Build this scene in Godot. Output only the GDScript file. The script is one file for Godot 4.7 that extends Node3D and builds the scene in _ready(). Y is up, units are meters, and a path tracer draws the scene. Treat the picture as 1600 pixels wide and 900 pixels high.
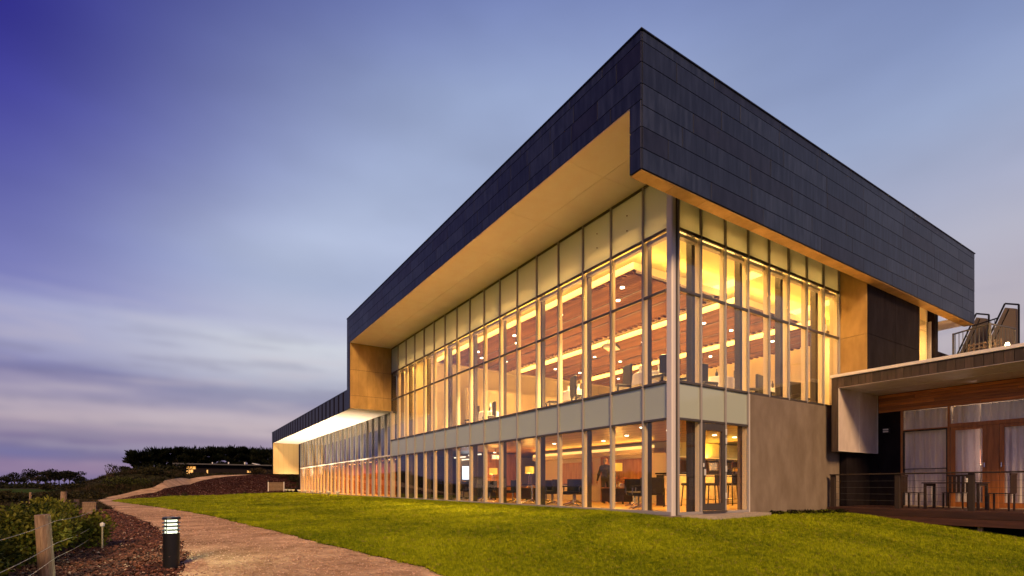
extends Node3D
# A two-storey glazed clubhouse at dusk, a timber cabin beside it, a lawn, a gravel path and dunes behind.

const EYE := 0.68
var cache := {}
var M := {}
var rng := RandomNumberGenerator.new()

# ---------------------------------------------------------------- geometry helper
class Shape:
	var st := SurfaceTool.new()
	var n := 0
	func _init() -> void:
		st.begin(Mesh.PRIMITIVE_TRIANGLES)
		st.set_smooth_group(-1)
	func tri(a: Vector3, b: Vector3, c: Vector3, out: Vector3) -> void:
		if (b - a).cross(c - a).dot(out) > 0.0:
			var t := b
			b = c
			c = t
		st.add_vertex(a)
		st.add_vertex(b)
		st.add_vertex(c)
		n += 1
	func quad(a: Vector3, b: Vector3, c: Vector3, d: Vector3, out: Vector3) -> void:
		tri(a, b, c, out)
		tri(a, c, d, out)
	func box(c: Vector3, s: Vector3, bev := 0.0, basis := Basis()) -> void:
		var h := s * 0.5
		var b: float = minf(bev, minf(h.x, minf(h.y, h.z)) * 0.45)
		for ax in 3:
			for sg in [-1.0, 1.0]:
				var u := (ax + 1) % 3
				var v := (ax + 2) % 3
				var pts: Array[Vector3] = []
				for q in [[-1, -1], [1, -1], [1, 1], [-1, 1]]:
					var p := Vector3()
					p[ax] = sg * h[ax]
					p[u] = q[0] * (h[u] - b)
					p[v] = q[1] * (h[v] - b)
					pts.append(c + basis * p)
				var o := Vector3()
				o[ax] = sg
				quad(pts[0], pts[1], pts[2], pts[3], basis * o)
		if b <= 0.0:
			return
		for ax in 3:
			var u := (ax + 1) % 3
			var v := (ax + 2) % 3
			for su in [-1.0, 1.0]:
				for sv in [-1.0, 1.0]:
					var p := [Vector3(), Vector3(), Vector3(), Vector3()]
					for k in 4:
						var e := Vector3()
						e[ax] = (h[ax] - b) * (-1.0 if k == 0 or k == 3 else 1.0)
						e[u] = su * (h[u] if k < 2 else h[u] - b)
						e[v] = sv * (h[v] - b if k < 2 else h[v])
						p[k] = c + basis * e
					var o := Vector3()
					o[u] = su
					o[v] = sv
					quad(p[0], p[1], p[2], p[3], basis * o)
		for sx in [-1.0, 1.0]:
			for sy in [-1.0, 1.0]:
				for sz in [-1.0, 1.0]:
					var s3 := Vector3(sx, sy, sz)
					tri(c + basis * (s3 * Vector3(h.x, h.y - b, h.z - b)), c + basis * (s3 * Vector3(h.x - b, h.y, h.z - b)), c + basis * (s3 * Vector3(h.x - b, h.y - b, h.z)), basis * s3)
	func tube(p0: Vector3, p1: Vector3, r0: float, r1: float, k := 8, caps := true) -> void:
		var d := (p1 - p0).normalized()
		var u := d.cross(Vector3.UP if absf(d.y) < 0.9 else Vector3.RIGHT).normalized()
		var v := d.cross(u)
		for i in k:
			var a := TAU * i / k
			var b := TAU * (i + 1) / k
			var na := u * cos(a) + v * sin(a)
			var nb := u * cos(b) + v * sin(b)
			quad(p0 + na * r0, p0 + nb * r0, p1 + nb * r1, p1 + na * r1, na + nb)
			if caps:
				tri(p0, p0 + na * r0, p0 + nb * r0, -d)
				tri(p1, p1 + na * r1, p1 + nb * r1, d)
	func path(pts: Array, r: float, k := 6) -> void:
		for i in pts.size() - 1:
			tube(pts[i], pts[i + 1], r, r, k)
	func lathe(prof: Array, k: int, c := Vector3()) -> void:
		for j in prof.size() - 1:
			var p: Vector2 = prof[j]
			var q: Vector2 = prof[j + 1]
			for i in k:
				var a := TAU * i / k
				var b := TAU * (i + 1) / k
				var da := Vector3(cos(a), 0, sin(a))
				var db := Vector3(cos(b), 0, sin(b))
				var o := (da + db) * (q.y - p.y) * 0.5 + Vector3(0, p.x - q.x, 0)
				var A := c + da * p.x + Vector3(0, p.y, 0)
				var B := c + db * p.x + Vector3(0, p.y, 0)
				var C := c + db * q.x + Vector3(0, q.y, 0)
				var D := c + da * q.x + Vector3(0, q.y, 0)
				if p.x < 1e-4:
					tri(A, C, D, o)
				elif q.x < 1e-4:
					tri(A, B, C, o)
				else:
					quad(A, B, C, D, o)
	func prism(poly: PackedVector2Array, ax: int, d0: float, d1: float) -> void:
		# a polygon in the two axes after ax, pushed from d0 to d1 along ax
		var u := (ax + 1) % 3
		var v := (ax + 2) % 3
		var lo: Array[Vector3] = []
		var hi: Array[Vector3] = []
		var mid := Vector2()
		for q in poly:
			var e := Vector3()
			e[u] = q.x
			e[v] = q.y
			e[ax] = d0
			lo.append(e)
			e[ax] = d1
			hi.append(e)
			mid += q / poly.size()
		var o := Vector3()
		o[ax] = signf(d1 - d0)
		var idx := Geometry2D.triangulate_polygon(poly)
		for i in range(0, idx.size(), 3):
			tri(lo[idx[i]], lo[idx[i + 1]], lo[idx[i + 2]], -o)
			tri(hi[idx[i]], hi[idx[i + 1]], hi[idx[i + 2]], o)
		var cw := Geometry2D.is_polygon_clockwise(poly)
		for i in poly.size():
			var j := (i + 1) % poly.size()
			var e := poly[j] - poly[i]
			var nn := Vector2(-e.y, e.x) if cw else Vector2(e.y, -e.x)
			var w := Vector3()
			w[u] = nn.x
			w[v] = nn.y
			quad(lo[i], lo[j], hi[j], hi[i], w)
	func mesh() -> ArrayMesh:
		return st.commit()
	func smooth() -> ArrayMesh:
		st.index()
		st.generate_normals()
		return st.commit()

# ---------------------------------------------------------------- object helpers
func add(parent: Node, called: String, mesh: Mesh, mat: Material, at := Vector3.ZERO, turn := 0.0) -> MeshInstance3D:
	var o := MeshInstance3D.new()
	o.name = called
	o.mesh = mesh
	o.material_override = mat
	o.position = at
	o.rotation.y = turn
	parent.add_child(o, true)
	return o

func bx(size: Vector3, bev := 0.0) -> ArrayMesh:
	var key := "%.3f %.3f %.3f %.4f" % [size.x, size.y, size.z, bev]
	if not cache.has(key):
		var s := Shape.new()
		s.box(Vector3.ZERO, size, bev)
		cache[key] = s.mesh()
	return cache[key]

# a box part between two corners
func slab(parent: Node, called: String, mat: Material, a: Vector3, b: Vector3, bev := 0.0) -> MeshInstance3D:
	return add(parent, called, bx((b - a).abs(), bev), mat, (a + b) * 0.5)

func thing(called: String, label: String, category: String, at := Vector3.ZERO, turn := 0.0, group := "") -> Node3D:
	var o := Node3D.new()
	o.name = numbered(called)
	add_child(o, true)
	o.position = at
	o.rotation.y = turn
	tag(o, label, category, group)
	return o

func tag(o: Node, label: String, category: String, group := "") -> Node:
	o.set_meta("label", label)
	o.set_meta("category", category)
	if group:
		o.set_meta("group", group)
	return o

var used := {}
func numbered(called: String) -> String:
	var k: int = used.get(called, 0)
	used[called] = k + 1
	return called if k == 0 else "%s_%03d" % [called, k]

func dup(root: Node3D, called: String, at: Vector3, turn: float, label: String) -> Node3D:
	var r: Node3D = root.duplicate()
	r.name = numbered(called)
	add_child(r, true)
	r.position = at
	r.rotation.y = turn
	r.set_meta("label", label)
	return r

func struct(called: String, mesh: Mesh, mat: Material) -> MeshInstance3D:
	var o := add(self, called, mesh, mat)
	o.set_meta("kind", "structure")
	return o

# ---------------------------------------------------------------- materials
func lin(r: float, g: float, b: float, a := 1.0) -> Color:
	var c := Color(r, g, b).linear_to_srgb()
	c.a = a
	return c

func mat(called: String, c: Color, rough := 0.7, metal := 0.0) -> StandardMaterial3D:
	var m := StandardMaterial3D.new()
	m.resource_name = called
	m.albedo_color = c
	m.roughness = rough
	m.metallic = metal
	M[called] = m
	return m

func noise_tex(seed_: int, freq: float, a: Color, b: Color, octaves := 4, size := 512, mid := Color(0, 0, 0, 0)) -> NoiseTexture2D:
	var n := FastNoiseLite.new()
	n.seed = seed_
	n.noise_type = FastNoiseLite.TYPE_SIMPLEX_SMOOTH
	n.frequency = freq
	n.fractal_octaves = octaves
	n.fractal_gain = 0.58
	var t := NoiseTexture2D.new()
	t.width = size
	t.height = size
	t.seamless = true
	t.noise = n
	var g := Gradient.new()
	g.set_color(0, a)
	g.set_color(1, b)
	g.set_offset(0, 0.15)
	g.set_offset(1, 0.85)
	if mid.a > 0:
		g.add_point(0.5, mid)
	t.color_ramp = g
	return t

# noise colour on world or own axes; scale per metre
func noisy(m: StandardMaterial3D, seed_: int, freq: float, lo: Color, hi: Color, scale: Vector3, world := true, mid := Color(0, 0, 0, 0)) -> StandardMaterial3D:
	m.albedo_texture = noise_tex(seed_, freq, lo, hi, 4, 512, mid)
	m.albedo_color = Color.WHITE
	m.uv1_triplanar = true
	m.uv1_world_triplanar = world
	m.uv1_scale = scale
	return m

func bumpy(m: StandardMaterial3D, seed_: int, freq: float, cm: float) -> StandardMaterial3D:
	m.heightmap_enabled = true
	m.heightmap_texture = noise_tex(seed_, freq, Color.BLACK, Color.WHITE, 4, 512)
	m.heightmap_scale = cm
	return m

func glow(called: String, c: Color, e: float) -> StandardMaterial3D:
	var m := mat(called, lin(0.5, 0.45, 0.35), 0.6)
	m.emission_enabled = true
	m.emission = c
	m.emission_energy_multiplier = e
	return m

func glass(called: String, alpha: float, tint: Color) -> StandardMaterial3D:
	var m := mat(called, Color(tint.r, tint.g, tint.b, alpha), 0.02)
	m.transparency = BaseMaterial3D.TRANSPARENCY_ALPHA
	m.metallic_specular = 0.42
	return m

func materials() -> void:
	var zinc := mat("zinc_panel", lin(0.03, 0.034, 0.05), 0.42, 0.25)
	noisy(zinc, 3, 0.012, lin(0.008, 0.012, 0.033), lin(0.021, 0.030, 0.070), Vector3(0.9, 0.10, 0.9))
	pass
	var zinc2 := mat("zinc_panel_pale", lin(0.03, 0.034, 0.05), 0.45, 0.25)
	noisy(zinc2, 7, 0.014, lin(0.011, 0.017, 0.044), lin(0.030, 0.042, 0.090), Vector3(0.6, 0.1, 0.6))
	var zinc3 := mat("zinc_panel_purple", lin(0.03, 0.034, 0.05), 0.40, 0.25)
	noisy(zinc3, 11, 0.014, lin(0.0085, 0.0105, 0.028), lin(0.018, 0.022, 0.052), Vector3(0.5, 0.13, 0.5))
	for z in [zinc, zinc2, zinc3]:
		z.metallic_specular = 0.36
		z.roughness = 0.46
		z.metallic = 0.0
	mat("joint", lin(0.006, 0.006, 0.009), 0.8)
	var gold_lit := mat("gold_lit_panel", lin(0.3, 0.2, 0.1), 0.45, 0.3)  # dark cladding with golden lamp light painted into its colour
	noisy(gold_lit, 13, 0.01, lin(0.44, 0.28, 0.09), lin(0.62, 0.40, 0.145), Vector3(0.3, 0.12, 0.3))
	var dark_bronze := mat("dark_panel", lin(0.03, 0.022, 0.024), 0.5, 0.2)
	noisy(dark_bronze, 17, 0.01, lin(0.013, 0.010, 0.012), lin(0.021, 0.017, 0.020), Vector3(0.4, 0.15, 0.4))
	dark_bronze.metallic = 0.0
	dark_bronze.metallic_specular = 0.12
	dark_bronze.roughness = 0.7
	var soffit := mat("soffit_panel", lin(0.8, 0.7, 0.56), 0.55)
	noisy(soffit, 19, 0.006, lin(0.93, 0.80, 0.83), lin(0.96, 0.86, 0.89), Vector3(0.3, 0.3, 0.3))
	var conc := mat("concrete", lin(0.35, 0.28, 0.22), 0.85)
	noisy(conc, 23, 0.09, lin(0.225, 0.18, 0.145), lin(0.29, 0.238, 0.195), Vector3(1.1, 1.1, 1.1), true, lin(0.256, 0.208, 0.168))
	conc.detail_enabled = true
	conc.detail_blend_mode = BaseMaterial3D.BLEND_MODE_MUL
	conc.detail_uv_layer = BaseMaterial3D.DETAIL_UV_2
	conc.detail_albedo = noise_tex(24, 0.008, Color(0.86, 0.84, 0.82), Color.WHITE, 5)
	conc.uv2_triplanar = true
	conc.uv2_world_triplanar = true
	conc.uv2_scale = Vector3(0.30, 0.14, 0.30)
	var plaster := mat("fine_concrete", lin(0.4, 0.34, 0.28), 0.8)
	noisy(plaster, 31, 0.03, lin(0.34, 0.28, 0.23), lin(0.46, 0.4, 0.34), Vector3(0.8, 0.8, 0.8))
	mat("aluminium", lin(0.34, 0.325, 0.335), 0.42, 0.05)
	mat("aluminium_pale", lin(0.72, 0.68, 0.67), 0.42, 0.05)
	mat("aluminium_dark", lin(0.10, 0.088, 0.085), 0.4, 0.35)
	mat("fin_cream", lin(0.78, 0.66, 0.46), 0.5)
	mat("fin_gold_lit", lin(0.74, 0.54, 0.27), 0.5)  # white fin panel with golden light mixed into its colour
	mat("steel_column", lin(0.05, 0.042, 0.04), 0.45, 0.2)
	var fr := mat("frosted_panel", lin(0.42, 0.55, 0.56), 0.3)
	fr.metallic_specular = 0.5
	fr.backlight_enabled = true
	fr.backlight = lin(0.62, 0.62, 0.60)
	var sp := mat("spandrel_panel", lin(0.43, 0.50, 0.46), 0.08)
	sp.metallic_specular = 0.5
	glass("pane", 0.02, Color(0.5, 0.5, 0.5))
	glass("pane_dark", 0.10, Color(0.25, 0.25, 0.27))
	M.pane_dark.metallic_specular = 0.62
	# interior
	for k in 3:
		var w := mat("ceiling_timber_%d" % k, lin(0.3, 0.14, 0.07), 0.85)
		w.metallic_specular = 0.12
		var t: float = [1.0, 0.8, 1.2][k]
		noisy(w, 40 + k, 0.02, lin(0.048 * t, 0.024 * t, 0.011 * t), lin(0.10 * t, 0.053 * t, 0.025 * t), Vector3(1.2, 1.2, 0.06))
	for k in 3:
		var ok := mat("oak_%d" % k, lin(0.3, 0.14, 0.07), 0.45)
		var t2: float = [1.0, 0.8, 1.2][k]
		noisy(ok, 140 + k, 0.02, lin(0.20 * t2, 0.105 * t2, 0.040 * t2), lin(0.36 * t2, 0.20 * t2, 0.08 * t2), Vector3(1.2, 1.2, 0.06))
	var w2 := mat("wall_timber", lin(0.4, 0.16, 0.05), 0.45)
	noisy(w2, 45, 0.02, lin(0.28, 0.12, 0.04), lin(0.42, 0.20, 0.075), Vector3(0.8, 0.08, 0.8))
	mat("cream_wall", lin(0.62, 0.55, 0.42), 0.8)
	mat("ceiling_white", lin(0.82, 0.73, 0.50), 0.8)
	var fl := mat("floor_timber", lin(0.45, 0.26, 0.1), 0.4)
	noisy(fl, 47, 0.02, lin(0.36, 0.24, 0.10), lin(0.50, 0.34, 0.16), Vector3(0.1, 1, 0.9))
	mat("carpet", lin(0.74, 0.64, 0.50), 0.95)
	mat("black_leather", lin(0.012, 0.011, 0.011), 0.45)
	mat("black_metal", lin(0.012, 0.012, 0.013), 0.4, 0.3)
	mat("chrome", lin(0.75, 0.73, 0.7), 0.15, 1.0)
	mat("dark_wood", lin(0.03, 0.016, 0.01), 0.4)
	mat("rail_wood", lin(0.030, 0.018, 0.013), 0.6)
	mat("stair_concrete", lin(0.15, 0.12, 0.10), 0.85)
	mat("white_cloth", lin(0.78, 0.74, 0.68), 0.8)
	mat("light_marble", lin(0.75, 0.66, 0.5), 0.35)
	noisy(M.light_marble, 49, 0.008, lin(0.62, 0.5, 0.34), lin(0.82, 0.74, 0.6), Vector3(0.8, 0.8, 0.8))
	mat("black_stone", lin(0.015, 0.013, 0.013), 0.25)
	mat("white_plastic", lin(0.75, 0.75, 0.73), 0.4)
	glow("cove_panel", lin(1.0, 0.64, 0.18), 1.8)
	glow("cove_panel_low", lin(1.0, 0.60, 0.17), 1.3)
	glow("lamp_shade", lin(1.0, 0.50, 0.02), 0.95)
	glow("downlight_glow", lin(1.0, 0.78, 0.48), 14.0)
	glow("tube_glow", lin(1.0, 0.85, 0.6), 2.0)
	glow("flood_glow", lin(1.0, 0.86, 0.62), 3.0)
	glow("bollard_glow", lin(0.95, 1.0, 0.72), 2.2)
	glow("screen_glow", lin(0.85, 0.95, 1.0), 1.6)
	glow("exit_green", lin(0.02, 0.55, 0.14), 0.8)
	glow("exit_white", lin(0.9, 0.95, 0.85), 0.8)
	glow("salmon_shade", lin(1.0, 0.30, 0.16), 0.5)
	glow("house_window", lin(1.0, 0.42, 0.06), 1.0)
	glow("roof_lamp_glow", lin(1.0, 0.78, 0.45), 8.0)
	# cabin
	for k in 3:
		var t: float = [1.0, 0.75, 1.25][k]
		var c := mat("cabin_board_%d" % k, lin(0.06, 0.04, 0.03), 0.6)
		noisy(c, 50 + k, 0.02, lin(0.05 * t, 0.034 * t, 0.024 * t), lin(0.088 * t, 0.06 * t, 0.044 * t), Vector3(1, 0.1, 1))
		var o := mat("orange_board_%d" % k, lin(0.3, 0.1, 0.03), 0.35)
		noisy(o, 54 + k, 0.02, lin(0.42 * t, 0.13 * t, 0.024 * t), lin(0.72 * t, 0.27 * t, 0.06 * t), Vector3(1, 1.4, 0.09))
		var d := mat("deck_board_%d" % k, lin(0.06, 0.02, 0.014), 0.6)
		noisy(d, 58 + k, 0.02, lin(0.038 * t, 0.014 * t, 0.010 * t), lin(0.075 * t, 0.028 * t, 0.019 * t), Vector3(1, 1, 0.1))
	mat("liner_panel", lin(0.55, 0.46, 0.43), 0.42, 0.1)
	noisy(M.liner_panel, 62, 0.008, lin(0.70, 0.60, 0.57), lin(0.80, 0.70, 0.67), Vector3(0.6, 0.3, 0.6))
	mat("white_trim", lin(0.88, 0.83, 0.78), 0.4)
	mat("frame_timber", lin(0.20, 0.062, 0.014), 0.4)
	noisy(M.frame_timber, 63, 0.02, lin(0.34, 0.115, 0.022), lin(0.54, 0.19, 0.045), Vector3(1, 0.1, 1))
	mat("galvanised", lin(0.075, 0.075, 0.08), 0.5, 0.2)
	var cu := mat("curtain", lin(0.86, 0.80, 0.77), 0.9)
	cu.backlight_enabled = true
	cu.backlight = lin(0.3, 0.28, 0.27)
	mat("curtain_shade", lin(0.5, 0.45, 0.42), 0.9)
	# ground
	var earth := mat("earth", lin(0.03, 0.03, 0.015), 0.95)
	noisy(earth, 70, 0.02, lin(0.020, 0.017, 0.009), lin(0.055, 0.05, 0.022), Vector3(0.08, 0.08, 0.08), true, lin(0.032, 0.032, 0.014))
	var turf := mat("turf", lin(0.12, 0.12, 0.01), 0.95)
	noisy(turf, 71, 0.02, lin(0.10, 0.14, 0.003), lin(0.34, 0.37, 0.010), Vector3(0.16, 0.16, 0.16), true, lin(0.21, 0.25, 0.005))
	turf.metallic_specular = 0.1
	bumpy(turf, 72, 0.2, 1.5)
	var grav := mat("gravel", lin(0.3, 0.2, 0.15), 0.95)
	noisy(grav, 73, 0.02, lin(0.48, 0.31, 0.18), lin(0.84, 0.60, 0.38), Vector3(0.22, 0.22, 0.22), true, lin(0.70, 0.48, 0.295))
	bumpy(grav, 74, 0.07, 2.4)
	var mul := mat("mulch", lin(0.06, 0.02, 0.014), 0.95)
	noisy(mul, 75, 0.06, lin(0.020, 0.009, 0.006), lin(0.12, 0.045, 0.03), Vector3(0.5, 0.5, 0.5), true, lin(0.055, 0.021, 0.014))
	bumpy(mul, 76, 0.15, 2.5)
	for gm0 in [earth, turf, grav, mul]:
		gm0.metallic_specular = 0.08
	for q in [[grav, 90, 0.70, 0.9, Vector3(0.05, 0.05, 0.11)], [turf, 91, 0.88, 1.0, Vector3(0.12, 0.12, 0.12)], [mul, 92, 0.6, 1.0, Vector3(0.08, 0.08, 0.08)]]:
		var gm: StandardMaterial3D = q[0]
		gm.detail_enabled = true
		gm.detail_blend_mode = BaseMaterial3D.BLEND_MODE_MUL
		gm.detail_uv_layer = BaseMaterial3D.DETAIL_UV_2
		gm.detail_albedo = noise_tex(q[1], 0.012, Color(q[2], q[2] * 0.97, q[2] * 0.94), Color.WHITE, 5)
		gm.uv2_triplanar = true
		gm.uv2_world_triplanar = true
		gm.uv2_scale = q[4]
	var fld := mat("field_grass", lin(0.05, 0.055, 0.015), 0.95)
	noisy(fld, 77, 0.02, lin(0.024, 0.042, 0.008), lin(0.055, 0.085, 0.016), Vector3(0.06, 0.06, 0.06))
	fld.metallic_specular = 0.05
	for k in 3:
		var s: StandardMaterial3D = mat(["stone_pale", "stone_tan", "stone_grey"][k], [lin(0.5, 0.4, 0.32), lin(0.34, 0.22, 0.16), lin(0.22, 0.15, 0.12)][k], 0.9)
		s.metallic_specular = 0.3
	mat("vertex_tint", Color.WHITE, 0.8)
	M.vertex_tint.vertex_color_use_as_albedo = true
	var lf := mat("leaf", Color.WHITE, 0.6)
	lf.vertex_color_use_as_albedo = true
	lf.metallic_specular = 0.2
	lf.backlight_enabled = true
	lf.backlight = lin(0.35, 0.33, 0.12)
	var post := mat("post_timber", lin(0.3, 0.2, 0.13), 0.85)
	noisy(post, 80, 0.03, lin(0.17, 0.11, 0.07), lin(0.40, 0.29, 0.20), Vector3(2.2, 0.25, 2.2))
	bumpy(post, 81, 0.08, 0.5)
	mat("bark", lin(0.045, 0.032, 0.024), 0.9)
	mat("bollard_paint", lin(0.012, 0.013, 0.017), 0.35, 0.2)
	mat("fence_wire", lin(0.38, 0.34, 0.26), 0.5, 0.4)
	mat("skin", lin(0.42, 0.22, 0.14), 0.55)
	mat("grey_hair", lin(0.16, 0.13, 0.11), 0.8)
	mat("navy_cloth", lin(0.012, 0.014, 0.024), 0.85)
	mat("dark_trousers", lin(0.014, 0.012, 0.012), 0.85)
	mat("orange_petal", lin(0.75, 0.16, 0.02), 0.7)
	mat("red_petal", lin(0.6, 0.03, 0.02), 0.7)
	mat("yellow_petal", lin(0.75, 0.5, 0.05), 0.7)

# ---------------------------------------------------------------- terrain
func lerp_table(xs: Array, ys: Array, x: float) -> float:
	if x <= xs[0]:
		return ys[0]
	for i in xs.size() - 1:
		if x <= xs[i + 1]:
			return lerpf(ys[i], ys[i + 1], (x - xs[i]) / (xs[i + 1] - xs[i]))
	return ys[-1]

func ground(x: float, z: float) -> float:
	var y := -0.05 - 0.25 * smoothstep(0.0, 8.0, -x)
	y -= 0.13 * minf(log(1.0 + exp(clampf(z * 1.2, -30, 30))) / 1.2, 9.0)
	var start := lerp_table([-12.0, -11.0, -9.0, -5.0, 0.0], [-38.0, -38.3, -44.5, -46.5, -48.5], x)
	y += minf(2.5 * smoothstep(0.0, 17.0, start - z), 2.12) * smoothstep(-21.0, -13.5, x)
	return y

func on_ground(x: float, z: float, up := 0.0) -> Vector3:
	return Vector3(x, ground(x, z) + up, z)

func smoothed(st: SurfaceTool) -> ArrayMesh:
	st.index()
	st.generate_normals()
	return st.commit()

func flat_tri(st: SurfaceTool, a: Vector3, b: Vector3, c: Vector3) -> void:
	if (b - a).cross(c - a).y > 0.0:
		var t := b
		b = c
		c = t
	st.add_vertex(a)
	st.add_vertex(b)
	st.add_vertex(c)

func patch(called: String, poly: PackedVector2Array, cell: float, lift: float, m: Material) -> MeshInstance3D:
	var st := SurfaceTool.new()
	st.begin(Mesh.PRIMITIVE_TRIANGLES)
	st.set_smooth_group(0)
	var lo := poly[0]
	var hi := poly[0]
	for p in poly:
		lo = lo.min(p)
		hi = hi.max(p)
	var i0 := floori(lo.x / cell)
	var i1 := ceili(hi.x / cell)
	var j0 := floori(lo.y / cell)
	var j1 := ceili(hi.y / cell)
	for i in range(i0, i1):
		for j in range(j0, j1):
			var sq := PackedVector2Array([Vector2(i, j) * cell, Vector2(i + 1, j) * cell, Vector2(i + 1, j + 1) * cell, Vector2(i, j + 1) * cell])
			for piece in Geometry2D.intersect_polygons(sq, poly):
				var idx := Geometry2D.triangulate_polygon(piece)
				for k in range(0, idx.size(), 3):
					var v: Array[Vector3] = []
					for q in 3:
						var p: Vector2 = piece[idx[k + q]]
						v.append(Vector3(p.x, ground(p.x, p.y) + lift, p.y))
					flat_tri(st, v[0], v[1], v[2])
	return struct(called, smoothed(st), m)

func curve(pts: Array) -> PackedVector2Array:
	# Catmull-Rom through points
	var out := PackedVector2Array()
	for i in pts.size() - 1:
		var a: Vector2 = pts[maxi(i - 1, 0)]
		var b: Vector2 = pts[i]
		var c: Vector2 = pts[i + 1]
		var d: Vector2 = pts[mini(i + 2, pts.size() - 1)]
		for k in 5:
			out.append(b.cubic_interpolate(c, a, d, k / 5.0))
	out.append(pts[-1])
	return out

# wobble an outline a little so that edges are not ruler-straight
func ragged(c: PackedVector2Array, amount: float, seed_: int) -> PackedVector2Array:
	var n := FastNoiseLite.new()
	n.seed = seed_
	n.frequency = 0.35
	var out := PackedVector2Array()
	for i in c.size() - 1:
		var steps := clampi(int(c[i].distance_to(c[i + 1]) / 0.35), 1, 12)
		for k in steps:
			var p := c[i].lerp(c[i + 1], float(k) / steps)
			out.append(p + Vector2(n.get_noise_2d(p.x * 3, p.y * 3), n.get_noise_2d(p.y * 3 + 90, p.x * 3)) * amount)
	out.append(c[-1])
	return out

# ---------------------------------------------------------------- sky
func make_sky() -> Sky:
	var w := 1024
	var h := 512
	var f := FastNoiseLite.new()
	f.seed = 5
	f.frequency = 1.0
	f.fractal_octaves = 5
	f.fractal_gain = 0.55
	var g := FastNoiseLite.new()
	g.seed = 12
	g.frequency = 1.0
	g.fractal_octaves = 4
	# colours by height above the horizon, in sRGB as photographed
	var els := [0.0, 1.5, 3.0, 4.2, 5.5, 7.0, 8.5, 9.4, 10.3, 12.0, 14.0, 16.0, 20.0, 24.0, 29.0, 33.8, 37.0, 43.0, 60.0, 90.0]
	var cols := [Color8(128, 116, 152), Color8(156, 136, 160), Color8(144, 128, 160), Color8(168, 152, 170), Color8(196, 180, 186), Color8(186, 173, 185), Color8(152, 150, 176), Color8(158, 158, 182), Color8(180, 182, 200), Color8(202, 204, 216), Color8(206, 210, 221), Color8(188, 192, 215), Color8(172, 183, 212), Color8(176, 187, 215), Color8(166, 179, 211), Color8(157, 171, 206), Color8(150, 165, 202), Color8(125, 140, 190), Color8(85, 98, 160), Color8(60, 70, 135)]
	var warm := [Color8(150, 136, 150), Color8(160, 144, 156), Color8(168, 152, 163), Color8(172, 156, 166), Color8(177, 163, 171), Color8(180, 166, 174), Color8(182, 170, 178), Color8(182, 170, 178), Color8(183, 172, 180), Color8(184, 174, 182), Color8(184, 176, 186), Color8(183, 177, 190), Color8(177, 177, 194), Color8(166, 172, 198), Color8(150, 164, 198), Color8(127, 142, 183), Color8(120, 135, 180), Color8(108, 123, 174), Color8(80, 94, 158), Color8(60, 70, 135)]
	var violet := [Color8(112, 102, 148), Color8(148, 126, 158), Color8(92, 91, 140), Color8(132, 120, 154), Color8(186, 170, 181), Color8(176, 164, 183), Color8(154, 146, 177), Color8(112, 110, 160), Color8(150, 149, 189), Color8(157, 157, 193), Color8(156, 158, 198), Color8(122, 125, 185), Color8(107, 110, 177), Color8(88, 90, 168), Color8(66, 65, 156), Color8(47, 44, 138), Color8(44, 41, 135), Color8(42, 40, 130), Color8(48, 52, 124), Color8(60, 70, 135)]
	var data := PackedFloat32Array()
	data.resize(w * h * 3)
	for j in h:
		var el0 := 90.0 - (j + 0.5) / h * 180.0
		for i in w:
			var az := (i + 0.5) / w * TAU
			var d := Vector3(sin(az) * cos(deg_to_rad(el0)), sin(deg_to_rad(el0)), -cos(az) * cos(deg_to_rad(el0)))
			var el := el0
			var n := 0.0
			var n2 := 0.0
			if el0 > 0.0 and el0 < 24.0:
				# streaks: the layers wander up and down a little
				var stretch := Vector3(d.x * 2.0, d.y * 22.0, d.z * 2.0)
				n = f.get_noise_3dv(stretch)
				n2 = f.get_noise_3dv(stretch * Vector3(1.7, 2.4, 1.7) + Vector3(7, 3, 1))
				el = maxf(0.0, el0 + (n * 1.1 + n2 * 0.5) * smoothstep(0.3, 2.0, el0) * smoothstep(22.0, 12.0, el0))
			var k := 0
			while k < els.size() - 2 and els[k + 1] < el:
				k += 1
			var t := clampf((el - els[k]) / (els[k + 1] - els[k]), 0.0, 1.0)
			var base: Color = cols[k].lerp(cols[k + 1], t).srgb_to_linear()
			var right: Color = warm[k].lerp(warm[k + 1], t).srgb_to_linear()
			var left: Color = violet[k].lerp(violet[k + 1], t).srgb_to_linear()
			# the afterglow lies to the right of the view, the violet to its left
			var az_deg := rad_to_deg(wrapf(az, -PI, PI))
			var w_left := smoothstep(11.0 + 1.4 * clampf(el - 22.0, 0.0, 25.0), -15.0, az_deg) + smoothstep(110.0, 180.0, az_deg)
			var w_right := smoothstep(38.0, 78.0, az_deg)
			var col := base.lerp(right, w_right).lerp(left, w_left)
			if el > 0.0:
				var band := smoothstep(1.0, 3.0, el0) * smoothstep(19.0, 10.0, el0)
				col = col.lerp(Color(0.21, 0.20, 0.32), smoothstep(0.05, 0.5, n2) * band * 0.38)
				col = col.lerp(Color(0.60, 0.53, 0.58), smoothstep(0.0, 0.5, -n2) * band * 0.28)
				# thin high veil
				var v := g.get_noise_3dv(d * Vector3(2.0, 4.5, 2.0))
				col = col * (1.0 + (0.12 * v + 0.07 * f.get_noise_3dv(d * Vector3(3.0, 9.0, 3.0) + Vector3(3, 1, 8))) * smoothstep(8.0, 25.0, el0))
			var o := (j * w + i) * 3
			data[o] = col.r
			data[o + 1] = col.g
			data[o + 2] = col.b
	var im := Image.create_from_data(w, h, false, Image.FORMAT_RGBF, data.to_byte_array())
	var m := PanoramaSkyMaterial.new()
	m.panorama = ImageTexture.create_from_image(im)
	var s := Sky.new()
	s.sky_material = m
	return s

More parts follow.
